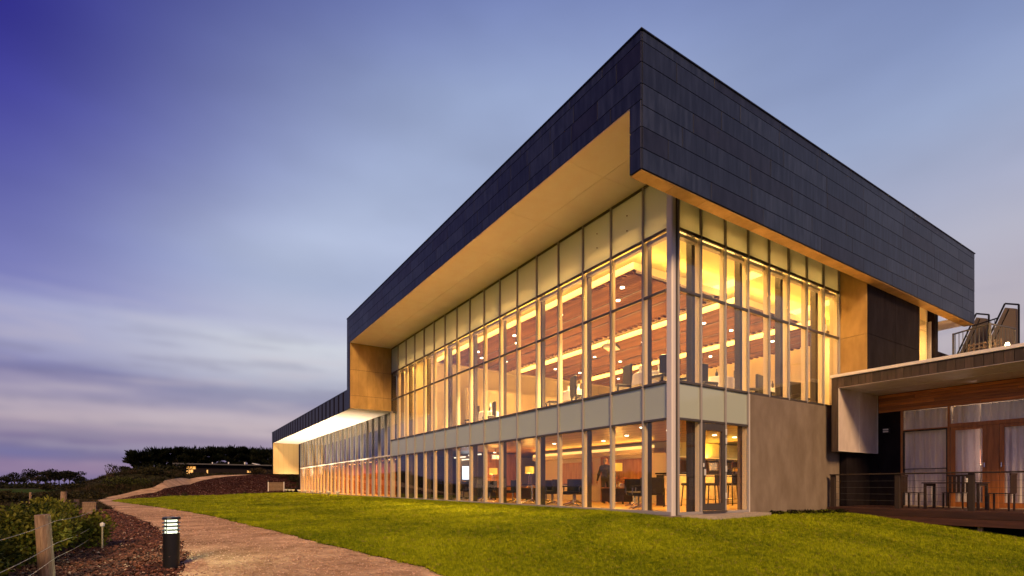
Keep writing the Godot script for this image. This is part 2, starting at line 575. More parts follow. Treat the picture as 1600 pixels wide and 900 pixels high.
func _ready() -> void:
	rng.seed = 11
	# camera: level, lens shifted upwards
	var cam := Camera3D.new()
	cam.name = "camera"
	cam.projection = Camera3D.PROJECTION_FRUSTUM
	cam.near = 0.1
	cam.far = 3000.0
	cam.size = 2.0 * 0.1 * 450.0 / 811.0
	cam.frustum_offset = Vector2(0, 0.1 * 309.0 / 811.0)
	cam.position = Vector3(-10.018, EYE, 8.417)
	cam.rotation.y = -deg_to_rad(32.767)
	add_child(cam)
	cam.current = true
	var env := Environment.new()
	env.background_mode = Environment.BG_SKY
	env.sky = make_sky()
	env.background_energy_multiplier = 1.0
	env.tonemap_mode = Environment.TONE_MAPPER_LINEAR
	env.tonemap_exposure = 1.0
	env.sdfgi_enabled = true
	env.ssao_enabled = true
	env.ssil_enabled = true
	var we := WorldEnvironment.new()
	we.name = "environment"
	we.environment = env
	add_child(we)
	# last soft light from low behind the camera's left shoulder
	var sun := DirectionalLight3D.new()
	sun.name = "evening_light"
	sun.light_energy = 1.18
	sun.light_color = Color(1.0, 0.80, 0.55)
	sun.light_angular_distance = 15.0
	sun.shadow_enabled = true
	sun.look_at_from_position(Vector3.ZERO, Vector3(0.42, -0.56, -0.71))
	add_child(sun)

	materials()
	landscape()
	clubhouse()
	cabin()
	terrace()
	interior()
	garden()
	backdrop()

func area(called: String, parent: Node, at: Vector3, size: Vector2, facing: Vector3, c: Color, e: float) -> void:
	var l := AreaLight3D.new()
	l.name = called
	l.area_size = size
	l.area_normalize_energy = false
	l.light_color = c
	l.light_energy = e
	l.area_range = 60.0
	l.area_attenuation = 2.0
	l.shadow_enabled = true
	parent.add_child(l, true)
	l.position = at
	l.basis = Basis.looking_at(facing, Vector3.RIGHT if absf(facing.y) > 0.9 else Vector3.UP)

func spot(called: String, parent: Node, at: Vector3, facing: Vector3, angle: float, c: Color, e: float, radius := 0.05) -> void:
	var l := SpotLight3D.new()
	l.name = called
	l.spot_angle = angle
	l.spot_range = 60.0
	l.spot_attenuation = 2.0
	l.spot_angle_attenuation = 0.6
	l.light_color = c
	l.light_energy = e
	l.light_size = radius
	l.shadow_enabled = true
	parent.add_child(l, true)
	l.position = at
	l.basis = Basis.looking_at(facing, Vector3.RIGHT if absf(facing.normalized().y) > 0.9 else Vector3.UP)

func omni(called: String, parent: Node, at: Vector3, c: Color, e: float, radius := 0.05) -> void:
	var l := OmniLight3D.new()
	l.name = called
	l.light_color = c
	l.light_energy = e
	l.omni_range = 40.0
	l.omni_attenuation = 2.0
	l.light_size = radius
	l.shadow_enabled = true
	parent.add_child(l, true)
	l.position = at

# ---------------------------------------------------------------- land
var PATH_R := [Vector2(-6.0, 14), Vector2(-6.3, 6), Vector2(-6.6, 4), Vector2(-6.99, 1.93), Vector2(-7.62, 0.21), Vector2(-8.05, -1.49), Vector2(-8.49, -4.94), Vector2(-9.14, -10.33), Vector2(-10.19, -16.57), Vector2(-12.32, -26.84), Vector2(-13.4, -32.0)]
var PATH_L := [Vector2(-9.9, 14), Vector2(-9.9, 6), Vector2(-9.94, 0.79), Vector2(-9.95, -2.03), Vector2(-10.29, -5.07), Vector2(-11.04, -10.79), Vector2(-12.49, -19.43), Vector2(-14.02, -29.17), Vector2(-14.6, -33.0)]
var HILL_R := [Vector2(-13.59, -32.5), Vector2(-13.48, -38.93), Vector2(-12.46, -41.54), Vector2(-11.26, -43.43), Vector2(-8.83, -52.75), Vector2(-6.02, -57.39), Vector2(-3.63, -59.35), Vector2(-1.0, -61.5)]
var HILL_L := [Vector2(-14.55, -36.5), Vector2(-14.45, -39.9), Vector2(-13.75, -41.5), Vector2(-12.7, -43.5), Vector2(-11.6, -45.2), Vector2(-9.4, -54.0), Vector2(-6.6, -58.3), Vector2(-4.4, -60.4), Vector2(-1.8, -62.6)]
var lawn_poly: PackedVector2Array
var path_poly: PackedVector2Array
var bed_poly: PackedVector2Array
var mound_poly: PackedVector2Array

func rev(p: PackedVector2Array) -> PackedVector2Array:
	var q := p.duplicate()
	q.reverse()
	return q

func landscape() -> void:
	# the ground as one sheet, finer near the camera
	var xs: Array[float] = []
	for i in range(-40, 31):
		xs.append(i * 1.0)
	for i in 26:
		xs.append(30.0 + pow(1.22, i) * 4.0)
		xs.push_front(-40.0 - pow(1.22, i) * 4.0)
	var zs: Array[float] = []
	for i in range(-80, 17):
		zs.append(i * 1.0)
	for i in 26:
		zs.append(16.0 + pow(1.22, i) * 4.0)
		zs.push_front(-80.0 - pow(1.22, i) * 4.0)
	var st := SurfaceTool.new()
	st.begin(Mesh.PRIMITIVE_TRIANGLES)
	st.set_smooth_group(0)
	for i in xs.size() - 1:
		for j in zs.size() - 1:
			var p: Array[Vector3] = []
			for q in [[0, 0], [1, 0], [1, 1], [0, 1]]:
				var x: float = xs[i + q[0]]
				var z: float = zs[j + q[1]]
				p.append(on_ground(x, z, -0.02))
			flat_tri(st, p[0], p[1], p[2])
			flat_tri(st, p[0], p[2], p[3])
	struct("ground", smoothed(st), M.earth)
	var r := ragged(curve(PATH_R), 0.16, 1)
	var l := ragged(curve(PATH_L), 0.16, 2)
	var hr := curve(HILL_R)
	var hl := curve(HILL_L)
	path_poly = r.duplicate()
	path_poly.append_array(hr)
	path_poly.append_array(rev(hl))
	path_poly.append_array(rev(l))
	patch("gravel_path", path_poly, 1.0, 0.026, M.gravel)
	lawn_poly = r.duplicate()
	lawn_poly.append_array(ragged(PackedVector2Array([Vector2(-13.3, -34.5), Vector2(-12.4, -37.6), Vector2(-11.3, -39.7), Vector2(-9.1, -46.0), Vector2(-5.21, -48.3), Vector2(-1.1, -49.0), Vector2(0.1, -48.6)]), 0.15, 3))
	lawn_poly.append_array(PackedVector2Array([Vector2(0.1, 0.1), Vector2(7.3, 0.1), Vector2(7.3, 9.0), Vector2(5, 14)]))
	patch("lawn", lawn_poly, 1.0, 0.04, M.turf)
	bed_poly = rev(l.slice(0, l.size() * 2 / 3))
	bed_poly.append_array(PackedVector2Array([Vector2(-9.9, 14), Vector2(-11.7, 14), Vector2(-11.75, 3), Vector2(-12.2, -4), Vector2(-14, -10), Vector2(-16.5, -16), Vector2(-16.5, -21)]))
	patch("mulch_bed", bed_poly, 1.0, 0.014, M.mulch)
	mound_poly = PackedVector2Array([Vector2(-13.35, -34.6), Vector2(-12.4, -37.7), Vector2(-11.3, -39.8), Vector2(-9.1, -46.1), Vector2(-5.21, -48.3), Vector2(-1.1, -49.0), Vector2(4, -49), Vector2(5, -63)])
	mound_poly.append_array(rev(hr))
	patch("mulch_mound", mound_poly, 1.0, 0.012, M.mulch)
	patch("field", PackedVector2Array([Vector2(-40, -46), Vector2(-19.5, -50), Vector2(-24, -150), Vector2(-60, -215), Vector2(-150, -215), Vector2(-110, -90)]), 6.0, 0.03, M.field_grass)
	# loose things lying on them
	scatter("lawn_grass", lawn_poly, tuft_mesh(), M.leaf, 150000, 1)
	scatter("mulch_chips", bed_poly, chip_mesh(), M.vertex_tint, 22000, 2)
	scatter("gravel_stones", path_poly, pebble_mesh(), M.vertex_tint, 20000, 3)
	scatter("mound_chips", mound_poly, chip_mesh(), M.vertex_tint, 7000, 4)

func tuft_mesh() -> ArrayMesh:
	var st := SurfaceTool.new()
	st.begin(Mesh.PRIMITIVE_TRIANGLES)
	var r := RandomNumberGenerator.new()
	r.seed = 3
	for k in 7:
		var a := r.randf() * TAU
		var o := Vector3(r.randf_range(-0.03, 0.03), -0.005, r.randf_range(-0.03, 0.03))
		var lean := Vector3(cos(a), 0, sin(a)) * r.randf_range(0.008, 0.035)
		var side := Vector3(-sin(a), 0, cos(a)) * 0.0035
		var h := r.randf_range(0.022, 0.046)
		for v in [o - side, o + side, o + lean + Vector3(0, h, 0)]:
			st.set_color(Color.WHITE)
			st.add_vertex(v)
	return st.commit()

func chip_mesh() -> ArrayMesh:
	var s := Shape.new()
	s.box(Vector3.ZERO, Vector3(0.055, 0.012, 0.024), 0.003, Basis(Vector3(0, 0, 1), 0.2))
	return s.mesh()

func pebble_mesh() -> ArrayMesh:
	var s := Shape.new()
	s.lathe([Vector2(0, -0.006), Vector2(0.010, -0.002), Vector2(0.009, 0.005), Vector2(0, 0.008)], 6)
	return s.mesh()

func scatter(called: String, poly: PackedVector2Array, mesh: Mesh, m: Material, count: int, kind: int) -> void:
	var r := RandomNumberGenerator.new()
	r.seed = 100 + kind
	var n := FastNoiseLite.new()
	n.seed = 60 + kind
	n.frequency = 0.3
	n.fractal_octaves = 4
	var rows: Array[Transform3D] = []
	var tints: Array[Color] = []
	var cam := Vector2(-10.018, 8.417)
	var fwd := Vector2(0.5412, -0.8409)
	var tries := 0
	var near := 4.2 if kind != 4 else 34.0
	var far: float = [0.0, 52.0, 24.0, 24.0, 62.0][kind]
	while rows.size() < count and tries < count * 30:
		tries += 1
		# even over the picture: more where it is near
		var d: float = near * pow(far / near, r.randf())
		if kind == 1:
			d = near * pow(far / near, pow(r.randf(), 1.25))
		var s := r.randf_range(-1.06, 1.06) * d
		var p := cam + fwd * d + Vector2(0.8409, 0.5412) * s
		if not Geometry2D.is_point_in_polygon(p, poly):
			continue
		p += Vector2(r.randf_range(-1, 1), r.randf_range(-1, 1)) * (0.10 if kind != 1 else 0.07)
		var k := clampf(d / 9.0, 0.75, 3.2)
		var up: float = [0.0, 0.04, 0.018, 0.03, 0.018][kind]
		var b := Basis(Vector3.UP, r.randf() * TAU)
		var v := n.get_noise_2d(p.x, p.y)
		var c: Color
		match kind:
			1:
				var hh := r.randf_range(0.7, 1.25) * (1.0 + 0.25 * v)
				b = b.scaled(Vector3(k * 1.15, hh * (0.75 + 0.25 * k), k * 1.15))
				var t := clampf(0.5 + v * 0.4 + r.randf_range(-0.38, 0.38), 0, 1)
				c = Color(0.05, 0.105, 0.003).lerp(Color(0.47, 0.53, 0.012), t)
				if r.randf() < 0.03:
					c = Color(0.34, 0.28, 0.07)
			2, 4:
				b = Basis(Vector3(r.randf() - 0.5, 1, r.randf() - 0.5).normalized(), r.randf() * TAU) * Basis(Vector3.RIGHT, r.randf_range(-0.7, 0.7))
				var sc := r.randf_range(0.4, 1.15) * (0.75 + 0.3 * k)
				b = b.scaled(Vector3(sc, sc, sc))
				c = [Color(0.06, 0.020, 0.012), Color(0.11, 0.036, 0.02), Color(0.028, 0.012, 0.008), Color(0.18, 0.07, 0.042)][r.randi() % 4]
				if r.randf() < 0.025:
					c = Color(0.42, 0.30, 0.22)
			3:
				var sc := pow(r.randf(), 3.0) * 1.1 + 0.35
				b = b.scaled(Vector3(sc, sc * 0.8, sc) * (0.8 + 0.25 * k))
				c = [Color(0.55, 0.36, 0.25), Color(0.68, 0.48, 0.35), Color(0.46, 0.29, 0.20), Color(0.36, 0.22, 0.15)][r.randi() % 4]
		rows.append(Transform3D(b, on_ground(p.x, p.y, up)))
		tints.append(c)
	var mm := MultiMesh.new()
	mm.transform_format = MultiMesh.TRANSFORM_3D
	mm.use_colors = true
	mm.mesh = mesh
	mm.instance_count = rows.size()
	for i in rows.size():
		mm.set_instance_transform(i, rows[i])
		mm.set_instance_color(i, tints[i])
	var o := MultiMeshInstance3D.new()
	o.name = called
	o.multimesh = mm
	o.material_override = m
	add_child(o, true)
	tag(o, {"lawn_grass": "short yellow green grass blades covering the lawn", "mulch_chips": "red brown bark chips strewn over the bed beside the path", "gravel_stones": "small pale stones loose on the gravel path", "mound_chips": "brown bark chips on the mound beyond the lawn"}[called], {"lawn_grass": "grass", "mulch_chips": "mulch", "gravel_stones": "gravel", "mound_chips": "mulch"}[called])
	o.set_meta("kind", "stuff")

# ---------------------------------------------------------------- clubhouse
const ROWS := [[6.965, 7.372], [7.372, 7.799], [7.799, 8.226], [8.226, 8.653], [8.653, 9.08], [9.08, 9.49], [9.49, 9.70]]

# cladding along z on a plane of constant x (facing -x), or along x on a plane of constant z (facing +z)
func clad(parent: Node, along: int, from: float, to: float, at: float, y0: float, y1: float, mats: Array, lo: float, hi: float, seed_: int) -> void:
	var r := RandomNumberGenerator.new()
	r.seed = seed_
	var g := 0.014
	for row in ROWS:
		var a: float = maxf(row[0], y0)
		var b: float = minf(row[1], y1)
		if b - a < 0.05:
			continue
		var p := from
		var first := true
		while p < to - 0.05:
			var w := snappedf(r.randf_range(lo, hi), 0.1)
			if first:
				w *= r.randf_range(0.35, 1.0)
				first = false
			var q := minf(p + w, to)
			if to - q < 0.3:
				q = to
			var mid := (p + q) * 0.5
			var len_ := q - p - g
			var ht := b - a - g
			var proud := r.randf_range(-0.001, 0.001)
			if along == 2:
				add(parent, "cladding_panel", bx(Vector3(0.03, ht, len_), 0.0015), mats[r.randi() % mats.size()], Vector3(at + 0.015 + proud, (a + b) * 0.5, mid))
			else:
				add(parent, "cladding_panel", bx(Vector3(len_, ht, 0.03), 0.0015), mats[r.randi() % mats.size()], Vector3(mid, (a + b) * 0.5, at - 0.015 + proud))
			p = q

var MULL: Array[float] = []
const RMULL := [0.195, 1.053, 2.045, 3.05, 4.05, 5.05, 6.05, 7.04, 8.0]

func clubhouse() -> void:
	var h := thing("clubhouse", "two-storey glazed clubhouse lit from inside under a dark zinc roof overhang", "building")
	var zincs := [M.zinc_panel, M.zinc_panel, M.zinc_panel_pale, M.zinc_panel_purple]
	# roof body and its zinc edge
	var roof := slab(h, "roof", M.joint, Vector3(-2.0, 8.40, -20.05), Vector3(16.0, 9.60, 0.85))
	var left := slab(h, "roof_edge", M.joint, Vector3(-2.285, 8.335, -20.07), Vector3(-2.005, 9.69, 0.85))
	clad(left, 2, -20.09, 1.17, -2.315 , 8.33, 9.70, zincs, 0.6, 1.4, 4)
	var end := slab(h, "roof_edge", M.joint, Vector3(-2.285, 6.975, 0.865), Vector3(16.03, 9.69, 1.145))
	clad(end, 0, -2.285, 16.05, 1.175, 6.965, 9.70, zincs, 1.6, 3.0, 5)
	for k in 3:
		# the returns of the deep band, seen on the left side
		var a: float = [6.965, 7.372, 7.799][k]
		var b: float = [7.372, 7.799, 8.33][k]
		add(end, "cladding_panel", bx(Vector3(0.03, b - a - 0.009, 0.305), 0.004), zincs[k], Vector3(-2.30, (a + b) * 0.5, 1.008))
	for e in [left, end]:
		for c in e.get_children():
			c.position -= e.position
	# metal coping
	var cop := slab(h, "coping", M.zinc_panel_pale, Vector3(-2.34, 9.70, -20.11), Vector3(-1.95, 9.73, 1.2), 0.006)
	slab(h, "coping", M.zinc_panel_pale, Vector3(-1.948, 9.70, 0.86), Vector3(16.08, 9.73, 1.2), 0.006)
	slab(h, "roof_top", M.joint, Vector3(-1.94, 9.61, -20.05), Vector3(16.0, 9.66, 0.85))
	# underside of the deep band, golden light painted into its panels
	var under := slab(h, "band_underside", M.joint, Vector3(-2.27, 6.955, 0.87), Vector3(16.02, 6.972, 1.14))
	var x := -2.30
	while x < 16.0:
		var w: float = minf(1.02, 16.04 - x)
		add(under, "underside_panel", bx(Vector3(w - 0.008, 0.012, 0.30), 0.003), M.gold_lit_panel, Vector3(x + w * 0.5, 6.948, 1.005) - under.position)
		x += w
	# main soffit of large pale panels
	var so := slab(h, "soffit", M.joint, Vector3(-2.0, 8.345, -19.58), Vector3(0.0, 8.385, 0.85))
	var zj := [0.85, -1.17, -3.83, -6.46, -9.1, -11.75, -14.4, -17.0, -19.58]
	for k in zj.size() - 1:
		for xx in [[-2.30, -1.15], [-1.15, 0.06]]:
			var c := Vector3((xx[0] + xx[1]) * 0.5, 8.33, (zj[k] + zj[k + 1]) * 0.5)
			add(so, "soffit_panel", bx(Vector3(xx[1] - xx[0] - 0.006, 0.02, zj[k] - zj[k + 1] - 0.006), 0.002), M.soffit_panel, c - so.position)
	slab(h, "soffit_panel", M.soffit_panel, Vector3(0.07, 8.32, 0.03), Vector3(15.9, 8.34, 0.85))
	# end wall of the upper box, window glow painted into its inner panels
	var ew := slab(h, "end_wall", M.joint, Vector3(-2.27, 4.84, -20.05), Vector3(0.3, 8.325, -19.60))
	var n := 0
	for k in 5:
		for row in [[4.83, 5.52], [5.53, 6.9], [6.91, 8.315]]:
			var wz := 2.28 / 5.0
			var c := Vector3(-2.28 + wz * (k + 0.5), (row[0] + row[1]) * 0.5, -19.59)
			add(ew, "wall_panel", bx(Vector3(wz - 0.006, row[1] - row[0] - 0.004, 0.024), 0.003), M.gold_lit_panel, c - ew.position)
		n += 1
	for k in 9:
		var a := 4.83 + k * 0.39
		add(ew, "cladding_panel", bx(Vector3(0.03, 0.381, 0.50), 0.004), zincs[k % 4], Vector3(-2.30, a + 0.195, -19.835) - ew.position)
	# glass walls
	MULL.append(-0.175)
	for k in 17:
		MULL.append(-0.94 - 1.1717 * k)
	var levels := [["frosted_panel", 6.97, 8.27], ["glass_pane", 5.49, 6.895], ["glass_pane", 3.25, 5.415], ["spandrel_panel", 2.345, 3.185], ["glass_pane", 0.07, 2.28]]
	var cw := slab(h, "curtain_wall", M.aluminium, Vector3(-0.07, -0.04, -19.75), Vector3(0.10, 0.05, -0.0), 0.008)
	slab(h, "plinth", M.concrete, Vector3(-0.16, -0.5, -19.8), Vector3(0.3, -0.045, -0.0), 0.01)
	for k in MULL.size() - 1:
		var z1: float = MULL[k] - 0.026
		var z2: float = MULL[k + 1] + 0.026
		for lv in levels:
			var m: Material = M.pane if lv[0] == "glass_pane" else M[lv[0]]
			var tk := 0.012 if lv[0] == "glass_pane" else 0.02
			add(cw, lv[0], bx(Vector3(tk, lv[2] - lv[1], z1 - z2), 0.0 if tk < 0.015 else 0.002), m, Vector3(0.03, (lv[1] + lv[2]) * 0.5, (z1 + z2) * 0.5) - cw.position)
			if lv[0] == "frosted_panel" and (k == 2 or k == 1):
				# two small point fixings on a panel
				for yy in [7.45, 7.85]:
					var sf := Shape.new()
					sf.tube(Vector3(0.0, 0, 0), Vector3(-0.02, 0, 0), 0.018, 0.014, 8)
					add(cw, "point_fixing", sf.mesh(), M.aluminium_dark, Vector3(0.02, yy, (z1 + z2) * 0.5) - cw.position)
	for k in range(1, MULL.size()):
		add(cw, "mullion", bx(Vector3(0.06, 8.26, 0.05), 0.006), M.aluminium, Vector3(-0.005, 4.18, MULL[k]) - cw.position)
		add(cw, "mullion_fin", bx(Vector3(0.10, 8.2, 0.045), 0.004), M.fin_cream, Vector3(0.09, 4.15, MULL[k]) - cw.position)
	for yh in [[8.295, 0.05], [6.93, 0.07], [5.452, 0.07], [3.217, 0.062], [2.312, 0.062]]:
		for k in MULL.size() - 1:
			var z1: float = MULL[k] - 0.027
			var z2: float = MULL[k + 1] + 0.027
			add(cw, "transom", bx(Vector3(0.055, yh[1], z1 - z2), 0.005), M.aluminium_dark, Vector3(0.002, yh[0], (z1 + z2) * 0.5) - cw.position)
	for k in MULL.size() - 1:
		var z1: float = MULL[k] - 0.027
		var z2: float = MULL[k + 1] + 0.027
		add(cw, "blind_box", bx(Vector3(0.14, 0.09, z1 - z2), 0.004), M.aluminium, Vector3(0.16, 6.865, (z1 + z2) * 0.5) - cw.position)
	# corner post
	slab(h, "corner_post", M.aluminium_pale, Vector3(-0.045, -0.1, -0.17), Vector3(0.10, 8.3, 0.03), 0.028)
	slab(h, "corner_post", M.aluminium_dark, Vector3(0.103, -0.1, -0.10), Vector3(0.165, 8.3, 0.0))
	# right-hand glass wall
	var cr := slab(h, "curtain_wall", M.aluminium, Vector3(0.17, -0.04, -0.10), Vector3(3.08, 0.03, 0.035), 0.006)
	slab(h, "plinth", M.concrete, Vector3(-0.16, -0.6, 0.002), Vector3(3.06, -0.045, 0.06), 0.01)
	for k in RMULL.size() - 1:
		var x1: float = RMULL[k] + 0.026
		var x2: float = RMULL[k + 1] - 0.026
		for lv in levels:
			if k >= 3 and lv[1] < 3.0:
				continue
			if k == 1 and lv[1] < 1.0:
				continue
			var m: Material = M.pane if lv[0] == "glass_pane" else M[lv[0]]
			var tk := 0.012 if lv[0] == "glass_pane" else 0.02
			add(cr, lv[0], bx(Vector3(x2 - x1, lv[2] - lv[1], tk), 0.0 if tk < 0.015 else 0.002), m, Vector3((x1 + x2) * 0.5, (lv[1] + lv[2]) * 0.5, -0.03) - cr.position)
		for yh in [[8.295, 0.05], [6.93, 0.07], [5.452, 0.07], [3.217, 0.062], [2.312, 0.062]]:
			if k >= 3 and yh[0] < 3.0:
				continue
			add(cr, "transom", bx(Vector3(x2 - x1 - 0.002, yh[1], 0.055), 0.005), M.aluminium_dark, Vector3((x1 + x2) * 0.5, yh[0], 0.0) - cr.position)
		add(cr, "blind_box", bx(Vector3(x2 - x1 - 0.002, 0.09, 0.14), 0.004), M.aluminium, Vector3((x1 + x2) * 0.5, 6.865, -0.16) - cr.position)
	for k in RMULL.size():
		var lo := 3.19 if k >= 4 else 0.03
		add(cr, "mullion", bx(Vector3(0.05, 8.31 - lo, 0.06), 0.006), M.aluminium, Vector3(RMULL[k], (8.31 + lo) * 0.5, 0.005) - cr.position)
		if k > 0:
			add(cr, "mullion_fin", bx(Vector3(0.045, 8.25 - lo, 0.12), 0.004), M.fin_cream, Vector3(RMULL[k], (8.25 + lo) * 0.5, -0.10) - cr.position)
	# glazed door in its frame
	var door := slab(h, "door", M.aluminium_dark, Vector3(1.09, 0.05, -0.03), Vector3(1.20, 2.27, 0.03), 0.004)
	for b in [[Vector3(1.905, 0.05, -0.03), Vector3(2.005, 2.27, 0.03)], [Vector3(1.202, 2.09, -0.03), Vector3(1.903, 2.27, 0.03)], [Vector3(1.202, 0.05, -0.03), Vector3(1.903, 0.23, 0.03)]]:
		add(door, "door_rail", bx(b[1] - b[0], 0.004), M.aluminium_dark, (b[0] + b[1]) * 0.5 - door.position)
	add(door, "glass_pane", bx(Vector3(0.70, 1.858, 0.012)), M.pane, Vector3(1.553, 1.16, 0.0) - door.position)
	for yy in [0.42, 1.12, 1.85, 2.08]:
		add(door, "hinge", bx(Vector3(0.035, 0.16, 0.04), 0.006), M.white_plastic, Vector3(2.008, yy, 0.058) - door.position)
	add(door, "handle", bx(Vector3(0.03, 0.16, 0.05), 0.008), M.white_plastic, Vector3(1.14, 1.02, 0.06) - door.position)
	add(door, "lock_plate", bx(Vector3(0.03, 0.10, 0.03), 0.006), M.white_plastic, Vector3(1.075, 1.20, 0.07) - door.position)
	slab(h, "threshold", M.aluminium_dark, Vector3(1.08, 0.0, 0.036), Vector3(2.02, 0.045, 0.09), 0.004)
	# rendered wall beneath the upper windows
	slab(h, "concrete_wall", M.concrete, Vector3(3.078, -0.7, -0.22), Vector3(7.975, 3.183, 0.03), 0.006)
	slab(h, "wall_edge_trim", M.white_trim, Vector3(3.062, -0.1, -0.10), Vector3(3.076, 3.18, 0.045))
	# dark tower forward of the windows, gold light painted on its side panels
	var tw := slab(h, "stair_tower", M.joint, Vector3(8.045, 4.06, 0.02), Vector3(11.90, 8.30, 0.80))
	for row in [[4.06, 5.42], [5.43, 8.30]]:
		add(tw, "tower_panel", bx(Vector3(0.03, row[1] - row[0], 0.79), 0.003), M.gold_lit_panel, Vector3(8.028, (row[0] + row[1]) * 0.5, 0.415) - tw.position)
		for xx in [[8.045, 9.98], [9.99, 11.90]]:
			var top: float = minf(row[1], 8.28)
			add(tw, "tower_panel", bx(Vector3(xx[1] - xx[0], top - row[0], 0.03), 0.003), M.dark_panel, Vector3((xx[0] + xx[1]) * 0.5, (row[0] + top) * 0.5, 0.817) - tw.position)
	# tall window beyond the tower, with the dark wall of the terrace next to it
	var sw := slab(h, "stair_window", M.aluminium, Vector3(11.92, 3.9, 0.24), Vector3(14.40, 4.0, 0.34), 0.004)
	add(sw, "glass_pane", bx(Vector3(2.36, 2.93, 0.012)), M.pane, Vector3(13.16, 5.48, 0.3) - sw.position)
	add(sw, "mullion", bx(Vector3(0.06, 3.0, 0.1), 0.005), M.aluminium, Vector3(14.37, 5.5, 0.3) - sw.position)
	slab(h, "pier", M.dark_panel, Vector3(14.42, 3.9, 0.10), Vector3(14.72, 8.3, 0.45), 0.004)
	slab(h, "terrace_wall", M.dark_panel, Vector3(14.73, 3.9, -0.2), Vector3(17.3, 5.95, 0.35), 0.008)
	slab(h, "porch_soffit", M.soffit_panel, Vector3(14.73, 6.98, -7.0), Vector3(16.0, 7.03, 0.84))
	slab(h, "side_wall", M.cream_wall, Vector3(14.42, 3.0, -19.6), Vector3(14.6, 8.3, -2.2))
	slab(h, "side_wall", M.cream_wall, Vector3(14.25, 3.0, -2.19), Vector3(14.36, 8.3, 0.23))
	slab(h, "inner_wall", M.cream_wall, Vector3(12.0, 3.1, -2.6), Vector3(14.24, 7.49, -2.5))
	slab(h, "porch_wall", M.cream_wall, Vector3(14.62, 4.0, -1.5), Vector3(16.6, 6.97, -1.4))
	var pl := Shape.new()
	pl.lathe([Vector2(0.0, 0.0), Vector2(0.055, 0.0), Vector2(0.055, 0.03), Vector2(0.0, 0.03)], 12)
	add(h, "downlight", pl.mesh(), M.downlight_glow, Vector3(15.3, 6.945, -0.6))  # downlight added to brighten the porch
	spot("downlight_lamp", h, Vector3(15.3, 6.93, -0.6), Vector3.DOWN, 70.0, Color(1.0, 0.8, 0.5), 5.0)
	add(h, "downlight", pl.mesh(), M.downlight_glow, Vector3(13.1, 7.46, -1.2))  # downlight added to brighten the room behind the tall window
	spot("downlight_lamp", h, Vector3(13.1, 7.44, -1.2), Vector3.DOWN, 75.0, Color(1.0, 0.78, 0.42), 30.0)
	lower_wing(h)
	rooms(h)

